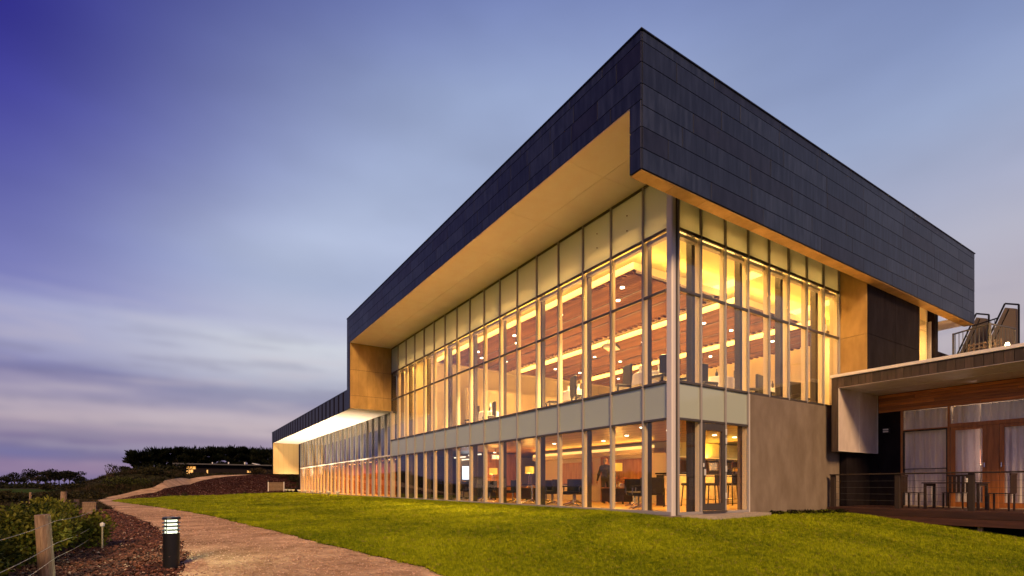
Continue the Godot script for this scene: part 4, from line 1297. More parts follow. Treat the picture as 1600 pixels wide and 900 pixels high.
# ---------------------------------------------------------------- terrace above the cabin
func terrace() -> void:
	var sl := slab(self, "terrace_floor", M.fine_concrete, Vector3(13.6, 5.1, 0.9), Vector3(30.0, 5.36, 12.0))
	sl.set_meta("kind", "structure")
	var t := thing("terrace_stair", "concrete outdoor stair with sloping side walls and steel handrails on the terrace", "stair", Vector3(18.0, 5.36, 0.0))
	for k in 2:
		var dz := -1.06 * k
		var dx := 0.0 if k == 0 else 0.6
		var poly := PackedVector2Array([Vector2(0.0, 1.0 + dz), Vector2(1.05, 1.0 + dz), Vector2(2.5, 1.58 + dz), Vector2(2.36, 1.92 + dz), Vector2(0.0, 1.92 + dz)])
		var s := Shape.new()
		# polygon in (y, z) pushed along x
		s.prism(poly, 0, dx, dx + 0.35)
		add(t, "side_wall", s.mesh(), M.stair_concrete)
		s = Shape.new()
		s.path([Vector3(dx + 0.0, 0.75, 0.82 + dz), Vector3(dx + 0.0, 2.66, 1.58 + dz), Vector3(dx + 0.0, 2.5, 1.99 + dz), Vector3(dx + 0.0, 0.2, 1.99 + dz)], 0.035, 6)
		s.path([Vector3(dx + 0.0, 0.35, 0.90 + dz), Vector3(dx + 0.0, 2.40, 1.70 + dz)], 0.02, 6)
		add(t, "handrail", s.mesh(), M.black_metal)
	var s2 := Shape.new()
	s2.path([Vector3(0.0, 2.02, 0.55), Vector3(0.0, 2.14, 1.40)], 0.03, 6)
	s2.path([Vector3(0.0, 1.1, 0.45), Vector3(0.0, 1.15, 1.2)], 0.02, 6)
	add(t, "rail", s2.mesh(), M.black_metal)
	for k in 7:
		var zz := 0.55 + 0.12 * k
		var s := Shape.new()
		s.tube(Vector3(0.0, 1.1, zz), Vector3(0.0, 2.03 + 0.015 * k, zz), 0.010, 0.010, 5)
		add(t, "baluster", s.mesh(), M.galvanised)
	for k in 6:
		add(t, "tread", bx(Vector3(0.30, 0.12, 1.0), 0.01), M.stair_concrete, Vector3(0.85 + 0.30 * k, 0.15 + 0.17 * k, 1.0))
	# railing along the terrace edge
	var r := thing("terrace_railing", "grey steel railing with upright bars along the terrace edge", "railing", Vector3(14.6, 5.36, 1.0))
	var pts := [Vector3(0.35, 0, -0.15), Vector3(-0.2, 0, 1.05), Vector3(1.4, 0, 1.35)]
	for i in 2:
		var a: Vector3 = pts[i]
		var b: Vector3 = pts[i + 1]
		var rs := Shape.new()
		rs.tube(a + Vector3(0, 1.12, 0), b + Vector3(0, 1.12, 0), 0.03, 0.03, 8)
		rs.tube(a + Vector3(0, 0.12, 0), b + Vector3(0, 0.12, 0), 0.022, 0.022, 8)
		add(r, "rail", rs.mesh(), M.galvanised)
		for k in 9:
			var p := a.lerp(b, (k + 0.5) / 9.0)
			var s := Shape.new()
			s.tube(p + Vector3(0, 0.12, 0), p + Vector3(0, 1.12, 0), 0.012, 0.012, 6)
			add(r, "bar", s.mesh(), M.galvanised)
	for p in pts:
		var s := Shape.new()
		s.tube(p, p + Vector3(0, 1.15, 0), 0.035, 0.035, 8)
		add(r, "post", s.mesh(), M.galvanised)
	var r2 := thing("terrace_railing", "grey steel railing right of the concrete stair at the picture edge", "railing", Vector3(15.2, 5.36, 2.9))
	var rs2 := Shape.new()
	rs2.tube(Vector3(0, 1.0, 0), Vector3(-1.2, 1.0, 2.4), 0.03, 0.03, 8)
	rs2.tube(Vector3(0, 0.1, 0), Vector3(-1.2, 0.1, 2.4), 0.022, 0.022, 8)
	add(r2, "rail", rs2.mesh(), M.galvanised)
	for k in 14:
		var p := Vector3(0, 0, 0).lerp(Vector3(-1.2, 0, 2.4), k / 13.0)
		var s := Shape.new()
		s.tube(p + Vector3(0, 0.0, 0), p + Vector3(0, 1.0, 0), 0.013, 0.013, 6)
		add(r2, "bar", s.mesh(), M.galvanised)
	# planting trough with a woven front
	var pl := thing("planter_screen", "brown lattice screen standing behind the terrace railing", "screen", Vector3(16.4, 5.36, 0.9))
	for k in 7:
		add(pl, "upright", bx(Vector3(0.04, 0.95, 0.05), 0.004), M.post_timber, Vector3(0, 0.475, 0.16 * k))
	for k in 6:
		add(pl, "batten", bx(Vector3(0.03, 0.05, 1.0), 0.004), M.post_timber, Vector3(-0.037, 0.1 + 0.155 * k, 0.48))
	var la := thing("terrace_lamp", "small bright lamp at the edge of the terrace above the cabin roof", "lamp", Vector3(14.0, 5.365, 2.62))
	var sh := Shape.new()
	sh.lathe([Vector2(0.07, 0.0), Vector2(0.07, 0.05), Vector2(0.0, 0.05)], 10)
	add(la, "base", sh.mesh(), M.galvanised)
	sh = Shape.new()
	sh.lathe([Vector2(0.0, 0.05), Vector2(0.055, 0.06), Vector2(0.07, 0.16), Vector2(0.045, 0.25), Vector2(0.0, 0.26)], 12)
	add(la, "bulb", sh.smooth(), M.roof_lamp_glow)
	omni("lamp_light", la, Vector3(0, 0.16, 0), Color(1.0, 0.76, 0.45), 3.0, 0.06)

# ---------------------------------------------------------------- bodies as one smooth skin over tapered bones
func skin(bones: Array, cell: float, blend: float) -> ArrayMesh:
	var lo := Vector3.INF
	var hi := -Vector3.INF
	for b in bones:
		var r: float = maxf(b[2], b[3]) + blend + cell * 2
		for p in [b[0], b[1]]:
			lo = lo.min(p - Vector3.ONE * r)
			hi = hi.max(p + Vector3.ONE * r)
	var nx := int((hi.x - lo.x) / cell) + 2
	var ny := int((hi.y - lo.y) / cell) + 2
	var nz := int((hi.z - lo.z) / cell) + 2
	var f := PackedFloat32Array()
	f.resize(nx * ny * nz)
	f.fill(1.0)
	for b in bones:
		var a: Vector3 = b[0]
		var ab: Vector3 = b[1] - a
		var l2 := maxf(ab.length_squared(), 1e-8)
		var r: float = maxf(b[2], b[3]) + blend + cell
		var p0: Vector3 = ((a.min(b[1]) - Vector3.ONE * r - lo) / cell).floor().max(Vector3.ZERO)
		var p1: Vector3 = ((a.max(b[1]) + Vector3.ONE * r - lo) / cell).ceil()
		for k in range(int(p0.z), mini(int(p1.z), nz - 1) + 1):
			for j in range(int(p0.y), mini(int(p1.y), ny - 1) + 1):
				for i in range(int(p0.x), mini(int(p1.x), nx - 1) + 1):
					var p := lo + Vector3(i, j, k) * cell
					var t := clampf((p - a).dot(ab) / l2, 0.0, 1.0)
					var d := p.distance_to(a + ab * t) - lerpf(b[2], b[3], t)
					var at := (k * ny + j) * nx + i
					var e := f[at]
					var h := maxf(blend - absf(e - d), 0.0) / blend
					f[at] = minf(e, d) - h * h * blend * 0.25
	var ids := {}
	var verts: Array[Vector3] = []
	var corner := [Vector3i(0, 0, 0), Vector3i(1, 0, 0), Vector3i(0, 1, 0), Vector3i(1, 1, 0), Vector3i(0, 0, 1), Vector3i(1, 0, 1), Vector3i(0, 1, 1), Vector3i(1, 1, 1)]
	var edges := [[0, 1], [2, 3], [4, 5], [6, 7], [0, 2], [1, 3], [4, 6], [5, 7], [0, 4], [1, 5], [2, 6], [3, 7]]
	for k in nz - 1:
		for j in ny - 1:
			for i in nx - 1:
				var base := (k * ny + j) * nx + i
				var v := [f[base], f[base + 1], f[base + nx], f[base + nx + 1], f[base + nx * ny], f[base + nx * ny + 1], f[base + nx * ny + nx], f[base + nx * ny + nx + 1]]
				var inside := 0
				for q in v:
					inside += 1 if q < 0.0 else 0
				if inside == 0 or inside == 8:
					continue
				var sum := Vector3()
				var n := 0
				for e in edges:
					if (v[e[0]] < 0.0) != (v[e[1]] < 0.0):
						var t: float = v[e[0]] / (v[e[0]] - v[e[1]])
						sum += Vector3(corner[e[0]]).lerp(Vector3(corner[e[1]]), t)
						n += 1
				ids[base] = verts.size()
				verts.append(lo + (Vector3(i, j, k) + sum / n) * cell)
	var st := SurfaceTool.new()
	st.begin(Mesh.PRIMITIVE_TRIANGLES)
	for v in verts:
		st.add_vertex(v)
	var stride := [1, nx, nx * ny]
	for k in range(1, nz - 1):
		for j in range(1, ny - 1):
			for i in range(1, nx - 1):
				var base := (k * ny + j) * nx + i
				var a := f[base] < 0.0
				for ax in 3:
					if a == (f[base + stride[ax]] < 0.0):
						continue
					var u: int = stride[(ax + 1) % 3]
					var w: int = stride[(ax + 2) % 3]
					var q := [ids.get(base - u - w, -1), ids.get(base - w, -1), ids.get(base, -1), ids.get(base - u, -1)]
					if q.has(-1):
						continue
					if not a:
						q.reverse()
					for x in [0, 2, 1, 0, 3, 2]:
						st.add_index(q[x])
	st.generate_normals()
	return st.commit()

func hand(p: Node3D, wrist: Vector3, down: Vector3, palm: Vector3, side: float) -> Array:
	# bones of a relaxed hand: five unequal, slightly curled fingers
	var across := down.cross(palm).normalized() * side
	var out := [[wrist, wrist + down * 0.085, 0.026, 0.034]]
	out.append([wrist + down * 0.03 - across * 0.012, wrist + down * 0.09 - across * 0.022, 0.02, 0.017])
	out.append([wrist + down * 0.03 + across * 0.012, wrist + down * 0.085 + across * 0.024, 0.02, 0.016])
	var lens := [0.072, 0.082, 0.076, 0.060]
	for k in 4:
		var root := wrist + down * (0.092 - 0.004 * absf(k - 1.0)) - across * (0.029 - 0.0195 * k)
		var l: float = lens[k]
		var m := root + (down * 0.93 + palm * 0.25).normalized() * l * 0.55
		var e := m + (down * 0.75 + palm * 0.65).normalized() * l * 0.5
		out.append([root, m, 0.0095, 0.0085])
		out.append([m, e, 0.0085, 0.007])
	var tr := wrist + down * 0.03 - across * 0.03
	var tm := tr + (down * 0.7 - across * 0.6 + palm * 0.3).normalized() * 0.042
	out.append([tr, tm, 0.013, 0.0105])
	out.append([tm, tm + (down * 0.9 - across * 0.1 + palm * 0.35).normalized() * 0.032, 0.0105, 0.008])
	return out

func person(at: Vector3, turn: float) -> void:
	# stands with the back turned to the window, head turned to the right; faces -z in its own axes
	var p := thing("person", "person in dark pullover and trousers standing inside with back to the window, head turned right", "person", at, turn)
	var V := func(x: float, y: float, z: float) -> Vector3: return Vector3(x, y, z)
	var legs := []
	for s in [-1.0, 1.0]:
		var hip: Vector3 = V.call(0.095 * s, 0.93, 0.0)
		var knee: Vector3 = V.call(0.115 * s, 0.50, -0.02 - 0.02 * s)
		var ank: Vector3 = V.call(0.125 * s, 0.10, 0.03 - 0.05 * s)
		legs.append([hip, knee, 0.098, 0.062])
		legs.append([knee, ank, 0.064, 0.05])
	legs.append([V.call(-0.08, 0.97, 0.015), V.call(0.08, 0.97, 0.015), 0.115, 0.115])
	legs.append([V.call(0, 0.98, 0.0), V.call(0, 1.06, 0.0), 0.13, 0.13])
	add(p, "trousers", skin(legs, 0.016, 0.05), M.dark_trousers)
	var top := [[V.call(-0.06, 1.02, 0.0), V.call(0.06, 1.02, 0.0), 0.145, 0.145], [V.call(0, 1.05, 0), V.call(0, 1.32, 0.01), 0.155, 0.165], [V.call(-0.09, 1.34, 0.01), V.call(0.09, 1.34, 0.01), 0.135, 0.135], [V.call(-0.15, 1.44, 0.0), V.call(0.15, 1.44, 0.0), 0.075, 0.075], [V.call(0, 1.44, 0), V.call(0, 1.52, -0.005), 0.085, 0.064]]
	var hands := []
	for s in [-1.0, 1.0]:
		var sh: Vector3 = V.call(0.19 * s, 1.425, 0.0)
		var el: Vector3 = V.call((0.29 if s < 0 else 0.25) * s, 1.14, 0.03)
		var wr: Vector3 = V.call((0.33 if s < 0 else 0.26) * s, 0.90, -0.06)
		top.append([sh, el, 0.068, 0.052])
		top.append([el, wr, 0.052, 0.038])
		var down := (wr - el).normalized()
		hands.append([wr + down * 0.01, down, Vector3(-s, 0, -0.2).normalized(), s])
	add(p, "pullover", skin(top, 0.015, 0.05), M.navy_cloth)
	# head on its neck, turned to the right; hands
	var head := Node3D.new()
	var yaw := Basis(Vector3.UP, -1.25)
	var hb := []
	var c := Vector3(0, 1.66, -0.01)
	var rel := [[[0, 0.025, 0.02], [0, 0.03, -0.02], 0.083, 0.08], [[0, -0.02, -0.02], [0, -0.07, -0.055], 0.068, 0.05], [[0, 0.0, -0.05], [0, 0.04, -0.045], 0.058, 0.058], [[0, 0.01, -0.098], [0, -0.024, -0.118], 0.011, 0.015], [[-0.03, -0.10, -0.04], [0.03, -0.10, -0.04], 0.03, 0.03], [[0, -0.09, -0.075], [0, -0.095, -0.08], 0.028, 0.024], [[-0.02, -0.062, -0.093], [0.02, -0.062, -0.093], 0.010, 0.010], [[-0.035, 0.03, -0.088], [0.035, 0.03, -0.088], 0.014, 0.014], [[-0.084, -0.01, 0.0], [-0.086, 0.03, 0.008], 0.014, 0.017], [[0.084, -0.01, 0.0], [0.086, 0.03, 0.008], 0.014, 0.017]]
	for b in rel:
		hb.append([c + yaw * Vector3(b[0][0], b[0][1], b[0][2]), c + yaw * Vector3(b[1][0], b[1][1], b[1][2]), b[2], b[3]])
	hb.append([Vector3(0, 1.48, 0.0), c + Vector3(0, -0.05, 0.01), 0.058, 0.056])
	var body := skin(hb, 0.006, 0.02)
	add(p, "head", body, M.skin)
	head.free()
	for hd in hands:
		add(p, "hand", skin(hand(p, hd[0], hd[1], hd[2], hd[3]), 0.004, 0.008), M.skin)
	for s in [-1.0, 1.0]:
		var eye := Shape.new()
		eye.lathe([Vector2(0, -0.009), Vector2(0.009, 0), Vector2(0, 0.009)], 8)
		add(p, "eye", eye.mesh(), M.black_leather, c + yaw * Vector3(0.032 * s, 0.012, -0.1))
	var hr := []
	for b in [[[0, 0.03, 0.045], [0, -0.05, 0.05], 0.07, 0.05], [[-0.055, 0.0, 0.03], [-0.05, 0.05, 0.03], 0.04, 0.045], [[0.055, 0.0, 0.03], [0.05, 0.05, 0.03], 0.04, 0.045]]:
		hr.append([c + yaw * Vector3(b[0][0], b[0][1], b[0][2]), c + yaw * Vector3(b[1][0], b[1][1], b[1][2]), b[2], b[3]])
	add(p, "hair", skin(hr, 0.008, 0.02), M.grey_hair)
	for s in [-1.0, 1.0]:
		var z: float = 0.03 - 0.05 * s
		add(p, "shoe", skin([[Vector3(0.125 * s, 0.05, z + 0.03), Vector3(0.14 * s, 0.035, z - 0.15), 0.05, 0.038], [Vector3(0.125 * s, 0.10, z), Vector3(0.125 * s, 0.04, z + 0.02), 0.045, 0.045]], 0.01, 0.02), M.black_leather)

# ---------------------------------------------------------------- furniture inside
func interior() -> void:
	# swivel chair with a dark shell on a chrome star
	var star := Shape.new()
	star.tube(Vector3(0, 0.05, 0), Vector3(0, 0.42, 0), 0.03, 0.028, 10)
	for k in 4:
		var a := TAU * k / 4.0 + 0.4
		var d := Vector3(cos(a), 0, sin(a))
		star.tube(Vector3(0, 0.10, 0), d * 0.32 + Vector3(0, 0.03, 0), 0.024, 0.014, 8)
	var star_mesh := star.mesh()
	var ch := thing("swivel_chair", "black leather swivel chair by the last window before the corner post", "chair", Vector3(0.95, 0, -2.0), 0.6, "black swivel chairs on the ground floor")
	add(ch, "base", star_mesh, M.chrome)
	add(ch, "seat", bx(Vector3(0.52, 0.11, 0.50), 0.03), M.black_leather, Vector3(0, 0.45, 0))
	var cb := PackedVector2Array()
	var cb2 := PackedVector2Array()
	for k in 11:
		var q := -1.15 + 2.3 * k / 10.0
		cb.append(Vector2(cos(q) * 0.28 - 0.02, sin(q) * 0.30))
		cb2.append(Vector2(cos(q) * 0.33 - 0.02, sin(q) * 0.345))
	cb.append_array(rev(cb2))
	var cs0 := Shape.new()
	cs0.prism(cb, 1, 0.42, 0.90)
	add(ch, "backrest", cs0.mesh(), M.black_leather)
	for s in [-1, 1]:
		add(ch, "armrest", bx(Vector3(0.05, 0.05, 0.34), 0.02), M.black_leather, Vector3(0.29 * s, 0.66, -0.02))
		add(ch, "arm_support", bx(Vector3(0.03, 0.20, 0.03), 0.006), M.chrome, Vector3(0.29 * s, 0.54, -0.12))
	var spots := [[2.35, -3.5, 2.4, "black leather swivel chair standing away from the first round table, beside the tan armchair"], [1.1, -6.2, 0.5, "black leather swivel chair at the first round table, farther from the corner"], [0.8, -4.7, 1.9, "black leather swivel chair on the inner side of the first round table"], [2.2, -7.7, 2.2, "black leather swivel chair at the second round table, nearest the corner"], [1.3, -9.1, 0.4, "black leather swivel chair at the second round table, farther from the corner"], [2.6, -8.6, -1.5, "black leather swivel chair on the inner side of the second round table"], [3.7, -8.2, 0.8, "black leather swivel chair beside the standing person"], [1.5, -11.3, 2.2, "black leather swivel chair in front of the farthest lampshade"], [2.0, -14.1, 0.9, "black leather swivel chair left of the green exit sign"], [2.6, -15.9, 2.6, "black leather swivel chair below the bright wall screen"]]
	for s in spots:
		dup(ch, "swivel_chair", Vector3(s[0], 0, s[1]), s[2], s[3])
	var tb := thing("round_table", "dark round table on a chrome star base, nearest the corner", "table", Vector3(1.45, 0, -5.4), 0.0, "round tables on the ground floor")
	var ts := Shape.new()
	ts.tube(Vector3(0, 0.06, 0), Vector3(0, 0.71, 0), 0.04, 0.04, 12)
	for k in 4:
		var d := Vector3(cos(TAU * k / 4.0 + 0.9), 0, sin(TAU * k / 4.0 + 0.9))
		ts.tube(Vector3(0, 0.14, 0), d * 0.42 + Vector3(0, 0.03, 0), 0.034, 0.018, 8)
	add(tb, "base", ts.mesh(), M.chrome)
	ts = Shape.new()
	ts.lathe([Vector2(0, 0.71), Vector2(0.44, 0.71), Vector2(0.45, 0.725), Vector2(0.44, 0.74), Vector2(0, 0.74)], 28)
	add(tb, "tabletop", ts.mesh(), M.dark_wood)
	dup(tb, "round_table", Vector3(1.75, 0, -8.4), 0.5, "dark round table on a chrome star base, second from the corner")
	dup(tb, "round_table", Vector3(1.9, 0, -12.6), 0.2, "dark round table on a chrome star base, third from the corner")
	# armchair with slanted legs next to the corner post
	var ac := thing("armchair", "tan armchair with thin black arms and legs next to the corner post", "chair", Vector3(3.1, 0, -3.3), -0.9)
	var fr := Shape.new()
	for s in [-0.27, 0.27]:
		fr.path([Vector3(s, 0.0, 0.36), Vector3(s, 0.42, 0.18), Vector3(s, 0.92, 0.30)], 0.016, 6)
		fr.path([Vector3(s, 0.0, -0.30), Vector3(s, 0.60, -0.26), Vector3(s, 0.60, 0.22)], 0.016, 6)
	add(ac, "frame", fr.mesh(), M.black_metal)
	add(ac, "seat", bx(Vector3(0.50, 0.09, 0.50), 0.03), M.black_leather, Vector3(0, 0.42, 0))
	add(ac, "backrest", bx(Vector3(0.50, 0.50, 0.06), 0.025), M.black_leather, Vector3(0, 0.70, 0.25))
	# table lamps with yellow shades on low cabinets
	var sh := Shape.new()
	sh.lathe([Vector2(0.20, 0.0), Vector2(0.20, 0.30)], 24)
	var shade := sh.smooth()
	var lamp: Node3D
	var where := [[3.0, -13.5, "yellow drum lampshade beneath the green exit sign"], [3.3, -10.8, "yellow drum lampshade above the second round table, in the middle of the row"], [4.0, -6.0, "yellow drum lampshade right of the standing person"]]
	for k in 3:
		var w: Array = where[k]
		if k == 0:
			lamp = thing("table_lamp", w[2], "lamp", Vector3(w[0], 0.62, w[1]), 0.0, "table lamps with yellow shades")
			add(lamp, "lamp_shade", shade, M.lamp_shade, Vector3(0, 0.62, 0))
			var b := Shape.new()
			b.tube(Vector3(-0.06, 0.02, 0), Vector3(-0.06, 0.64, 0), 0.018, 0.018, 8)
			b.tube(Vector3(0.06, 0.02, 0), Vector3(0.06, 0.64, 0), 0.018, 0.018, 8)
			b.box(Vector3(0, 0.012, 0), Vector3(0.24, 0.022, 0.14), 0.005)
			add(lamp, "stand", b.mesh(), M.chrome)
			var bu := Shape.new()
			bu.lathe([Vector2(0, 0.68), Vector2(0.04, 0.73), Vector2(0, 0.80)], 10)
			add(lamp, "bulb", bu.mesh(), M.tube_glow)
			omni("lamp_light", lamp, Vector3(0, 0.74, 0), Color(1.0, 0.70, 0.30), 2.2, 0.03)
		else:
			dup(lamp, "table_lamp", Vector3(w[0], 0.62, w[1]), 0.0, w[2])
	var cab := thing("low_cabinet", "low dark cabinet under the lamp right of the standing person", "cabinet", Vector3(4.0, 0, -6.0), 0.0, "low cabinets that carry the lamps")
	add(cab, "case", bx(Vector3(0.45, 0.50, 1.2), 0.01), M.dark_wood, Vector3(0, 0.33, 0))
	add(cab, "top", bx(Vector3(0.50, 0.035, 1.26), 0.008), M.wall_timber, Vector3(0, 0.60, 0))
	for sx in [-0.18, 0.18]:
		for sz in [-0.5, 0.5]:
			add(cab, "leg", bx(Vector3(0.05, 0.08, 0.05)), M.black_metal, Vector3(sx, 0.04, sz))
	dup(cab, "low_cabinet", Vector3(3.3, 0, -10.8), 0.0, "low dark cabinet under the middle lampshade")
	dup(cab, "low_cabinet", Vector3(3.0, 0, -13.5), 0.0, "low dark cabinet under the lampshade by the exit sign")
	# flowers on the cabinet
	var fl := thing("flower_bouquet", "bouquet of red and orange flowers next to the lamp right of the person", "flowers", Vector3(3.75, 0.618, -5.5))
	var vs := Shape.new()
	vs.lathe([Vector2(0, 0), Vector2(0.07, 0.0), Vector2(0.09, 0.10), Vector2(0.06, 0.16)], 12)
	add(fl, "vase", vs.mesh(), M.white_plastic)
	var fr2 := RandomNumberGenerator.new()
	fr2.seed = 4
	for k in 26:
		var s := Shape.new()
		var p := Vector3(fr2.randf_range(-0.22, 0.22), fr2.randf_range(0.14, 0.36), fr2.randf_range(-0.22, 0.22))
		for j in 5:
			var a := TAU * j / 5.0
			var d := Vector3(cos(a), 0.35, sin(a)).normalized()
			var e := Vector3(-sin(a), 0, cos(a)) * 0.025
			s.quad(p, p + d * 0.045 + e, p + d * 0.075, p + d * 0.045 - e, Vector3.UP)
		add(fl, "flower", s.mesh(), [M.orange_petal, M.red_petal, M.yellow_petal][k % 3])
	person(Vector3(4.55, 0.0, -7.2), -0.57)
	# bar counter, machine, stools
	var bar := thing("bar_counter", "pale stone bar counter lit beneath its dark top, behind the glass door", "bar", Vector3(6.4, 0, -3.65))
	for k in 4:
		add(bar, "front_panel", bx(Vector3(1.28, 1.0, 0.05), 0.006), M.light_marble, Vector3(-1.95 + 1.3 * k, 0.52, 0.10))
	add(bar, "top", bx(Vector3(5.4, 0.05, 0.60), 0.01), M.black_stone, Vector3(0, 1.095, 0.08))
	add(bar, "body", bx(Vector3(5.2, 1.05, 0.3)), M.dark_wood, Vector3(0, 0.53, -0.09))
	add(bar, "strip_light", bx(Vector3(5.1, 0.02, 0.04)), M.cove_panel_low, Vector3(0, 1.055, 0.30))
	area("strip_light_lamp", bar, Vector3(0, 1.04, 0.29), Vector2(0.05, 5.0), Vector3.DOWN, Color(1.0, 0.70, 0.3), 16.0)
	var mc := thing("coffee_machine", "chrome coffee machine with cups on top, on the bar counter behind the door", "coffee machine", Vector3(6.95, 1.12, -3.62))
	add(mc, "body", bx(Vector3(0.85, 0.34, 0.42), 0.04), M.chrome, Vector3(0, 0.27, 0))
	add(mc, "base", bx(Vector3(0.80, 0.10, 0.40), 0.01), M.black_metal, Vector3(0, 0.05, 0))
	add(mc, "cup_rail", bx(Vector3(0.82, 0.03, 0.40), 0.008), M.black_metal, Vector3(0, 0.455, 0))
	for k in 8:
		var cs := Shape.new()
		cs.lathe([Vector2(0, 0), Vector2(0.025, 0), Vector2(0.04, 0.06)], 10)
		add(mc, "cup", cs.mesh(), M.white_plastic, Vector3(-0.34 + 0.097 * k, 0.471, 0.08))
	for k in 2:
		var gs := Shape.new()
		gs.tube(Vector3(0, 0.14, 0.2), Vector3(0, 0.13, 0.36), 0.03, 0.016, 8)
		add(mc, "group_handle", gs.mesh(), M.black_leather, Vector3(-0.2 + 0.4 * k, 0, 0))
	var dm := thing("cake_dome", "round cake cover on the bar counter right of the coffee machine", "cake stand", Vector3(7.9, 1.12, -3.6))
	var ds := Shape.new()
	ds.lathe([Vector2(0.2, 0.0), Vector2(0.2, 0.10), Vector2(0.15, 0.2), Vector2(0.06, 0.26), Vector2(0, 0.27)], 18)
	add(dm, "cover", ds.smooth(), M.chrome)
	ds = Shape.new()
	ds.lathe([Vector2(0, 0.0), Vector2(0.23, 0.0), Vector2(0.24, 0.015), Vector2(0, 0.018)], 18)
	add(dm, "plate", ds.mesh(), M.white_plastic)
	var cr := thing("crockery", "white crockery stacked on the left end of the bar counter", "crockery", Vector3(4.9, 1.12, -3.62))
	for k in 5:
		var cs := Shape.new()
		cs.lathe([Vector2(0, 0), Vector2(0.06, 0), Vector2(0.11, 0.04 + 0.01 * k), Vector2(0.0, 0.03)], 12)
		add(cr, "bowl", cs.mesh(), M.white_plastic, Vector3(0.22 * k, 0.05 * (k % 2), 0.05 * (k % 3)))
	var st := thing("bar_stool", "tall black bar stool seen through the glass door", "stool", Vector3(5.25, 0, -2.75), 0.3, "black bar stools at the counter")
	for sx in [-0.17, 0.17]:
		for sz in [-0.17, 0.17]:
			var lg := Shape.new()
			lg.tube(Vector3(sx * 1.15, 0, sz * 1.15), Vector3(sx * 0.9, 0.70, sz * 0.9), 0.02, 0.022, 6)
			add(st, "leg", lg.mesh(), M.black_metal)
	add(st, "seat", bx(Vector3(0.42, 0.09, 0.42), 0.03), M.black_leather, Vector3(0, 0.73, 0))
	add(st, "backrest", bx(Vector3(0.43, 0.30, 0.06), 0.025), M.black_leather, Vector3(0, 0.92, 0.19))
	var rg := Shape.new()
	rg.path([Vector3(-0.19, 0.22, -0.19), Vector3(0.19, 0.22, -0.19), Vector3(0.19, 0.22, 0.19), Vector3(-0.19, 0.22, 0.19), Vector3(-0.19, 0.22, -0.19)], 0.011, 6)
	add(st, "footrest", rg.mesh(), M.chrome)
	dup(st, "bar_stool", Vector3(4.25, 0, -2.85), -0.2, "tall black bar stool left of the door, beside the inner column")
	dup(st, "bar_stool", Vector3(6.2, 0, -2.7), 0.1, "tall black bar stool at the right edge of the glass door")
	# screen, exit signs, projector
	var sc := thing("wall_screen", "bright white screen on the rear wall of the ground floor room", "screen", Vector3(3.7, 1.40, -17.42))
	add(sc, "panel", bx(Vector3(0.80, 0.75, 0.02), 0.0), M.screen_glow, Vector3(0, 0, 0.025))
	add(sc, "bezel", bx(Vector3(0.86, 0.81, 0.03), 0.006), M.black_metal)
	area("screen_lamp", sc, Vector3(0, 0, 0.05), Vector2(0.8, 0.75), Vector3(0, 0, 1), Color(0.92, 0.97, 1.0), 0.8)
	exit_sign(Vector3(2.45, 2.02, -12.4), 0.35, "green and white running figure exit sign above the farthest table lamp")
	exit_sign(Vector3(10.0, 6.45, -1.4), 0.5, "green exit sign high under the upper floor ceiling at the right end")
	var pj := thing("projector", "projector hanging on rods under the upper floor timber ceiling", "projector", Vector3(4.1, 6.05, -6.4), 0.5)
	add(pj, "body", bx(Vector3(0.62, 0.16, 0.5), 0.03), M.white_plastic)
	add(pj, "grille", bx(Vector3(0.5, 0.09, 0.02)), M.black_metal, Vector3(0, 0, 0.255))
	var pr := Shape.new()
	pr.lathe([Vector2(0.0, 0.0), Vector2(0.07, 0.0), Vector2(0.06, 0.06), Vector2(0, 0.05)], 12)
	var lens := add(pj, "lens", pr.mesh(), M.black_metal, Vector3(-0.17, 0, -0.25))
	lens.rotation.x = -PI / 2
	for sx in [-0.2, 0.2]:
		var rs := Shape.new()
		rs.path([Vector3(sx, 0.08, -0.1), Vector3(sx * 0.5, 0.45, 0.0), Vector3(sx * 0.5, 0.9, 0)], 0.012, 6)
		add(pj, "rod", rs.mesh(), M.black_metal)
	# upper floor dining tables and chairs near the glass
	var dc := thing("dining_chair", "dark upholstered dining chair with a white napkin, third bay from the corner upstairs", "chair", Vector3(0.95, 3.1, -5.95), 1.2, "dark dining chairs on the upper floor")
	add(dc, "seat", bx(Vector3(0.48, 0.08, 0.48), 0.025), M.black_leather, Vector3(0, 0.46, 0))
	add(dc, "backrest", bx(Vector3(0.48, 0.62, 0.07), 0.03), M.black_leather, Vector3(0, 0.80, 0.22))
	for sx in [-0.2, 0.2]:
		for sz in [-0.2, 0.2]:
			add(dc, "leg", bx(Vector3(0.04, 0.42, 0.04)), M.black_metal, Vector3(sx, 0.21, sz))
	var dt := thing("dining_table", "white clothed dining table between two chairs, third bay upstairs", "table", Vector3(1.35, 3.1, -5.2), 0.0, "white dining tables on the upper floor")
	var cl := Shape.new()
	cl.lathe([Vector2(0, 0.76), Vector2(0.47, 0.76), Vector2(0.49, 0.74), Vector2(0.52, 0.42)], 20)
	add(dt, "tablecloth", cl.mesh(), M.white_cloth)
	add(dt, "pedestal", bx(Vector3(0.1, 0.74, 0.1)), M.black_metal, Vector3(0, 0.37, 0))
	var napkin := Shape.new()
	napkin.lathe([Vector2(0.07, 0.762), Vector2(0.03, 0.86), Vector2(0.05, 0.97), Vector2(0, 0.90)], 8)
	for a in 3:
		add(dt, "napkin", napkin.mesh(), M.white_cloth, Vector3(cos(a * 2.1) * 0.3, 0, sin(a * 2.1) * 0.3))
	var bt := Shape.new()
	bt.lathe([Vector2(0, 0.762), Vector2(0.04, 0.762), Vector2(0.04, 0.95), Vector2(0.014, 1.0), Vector2(0.014, 1.07), Vector2(0, 1.07)], 10)
	add(dt, "bottle", bt.mesh(), M.black_stone)
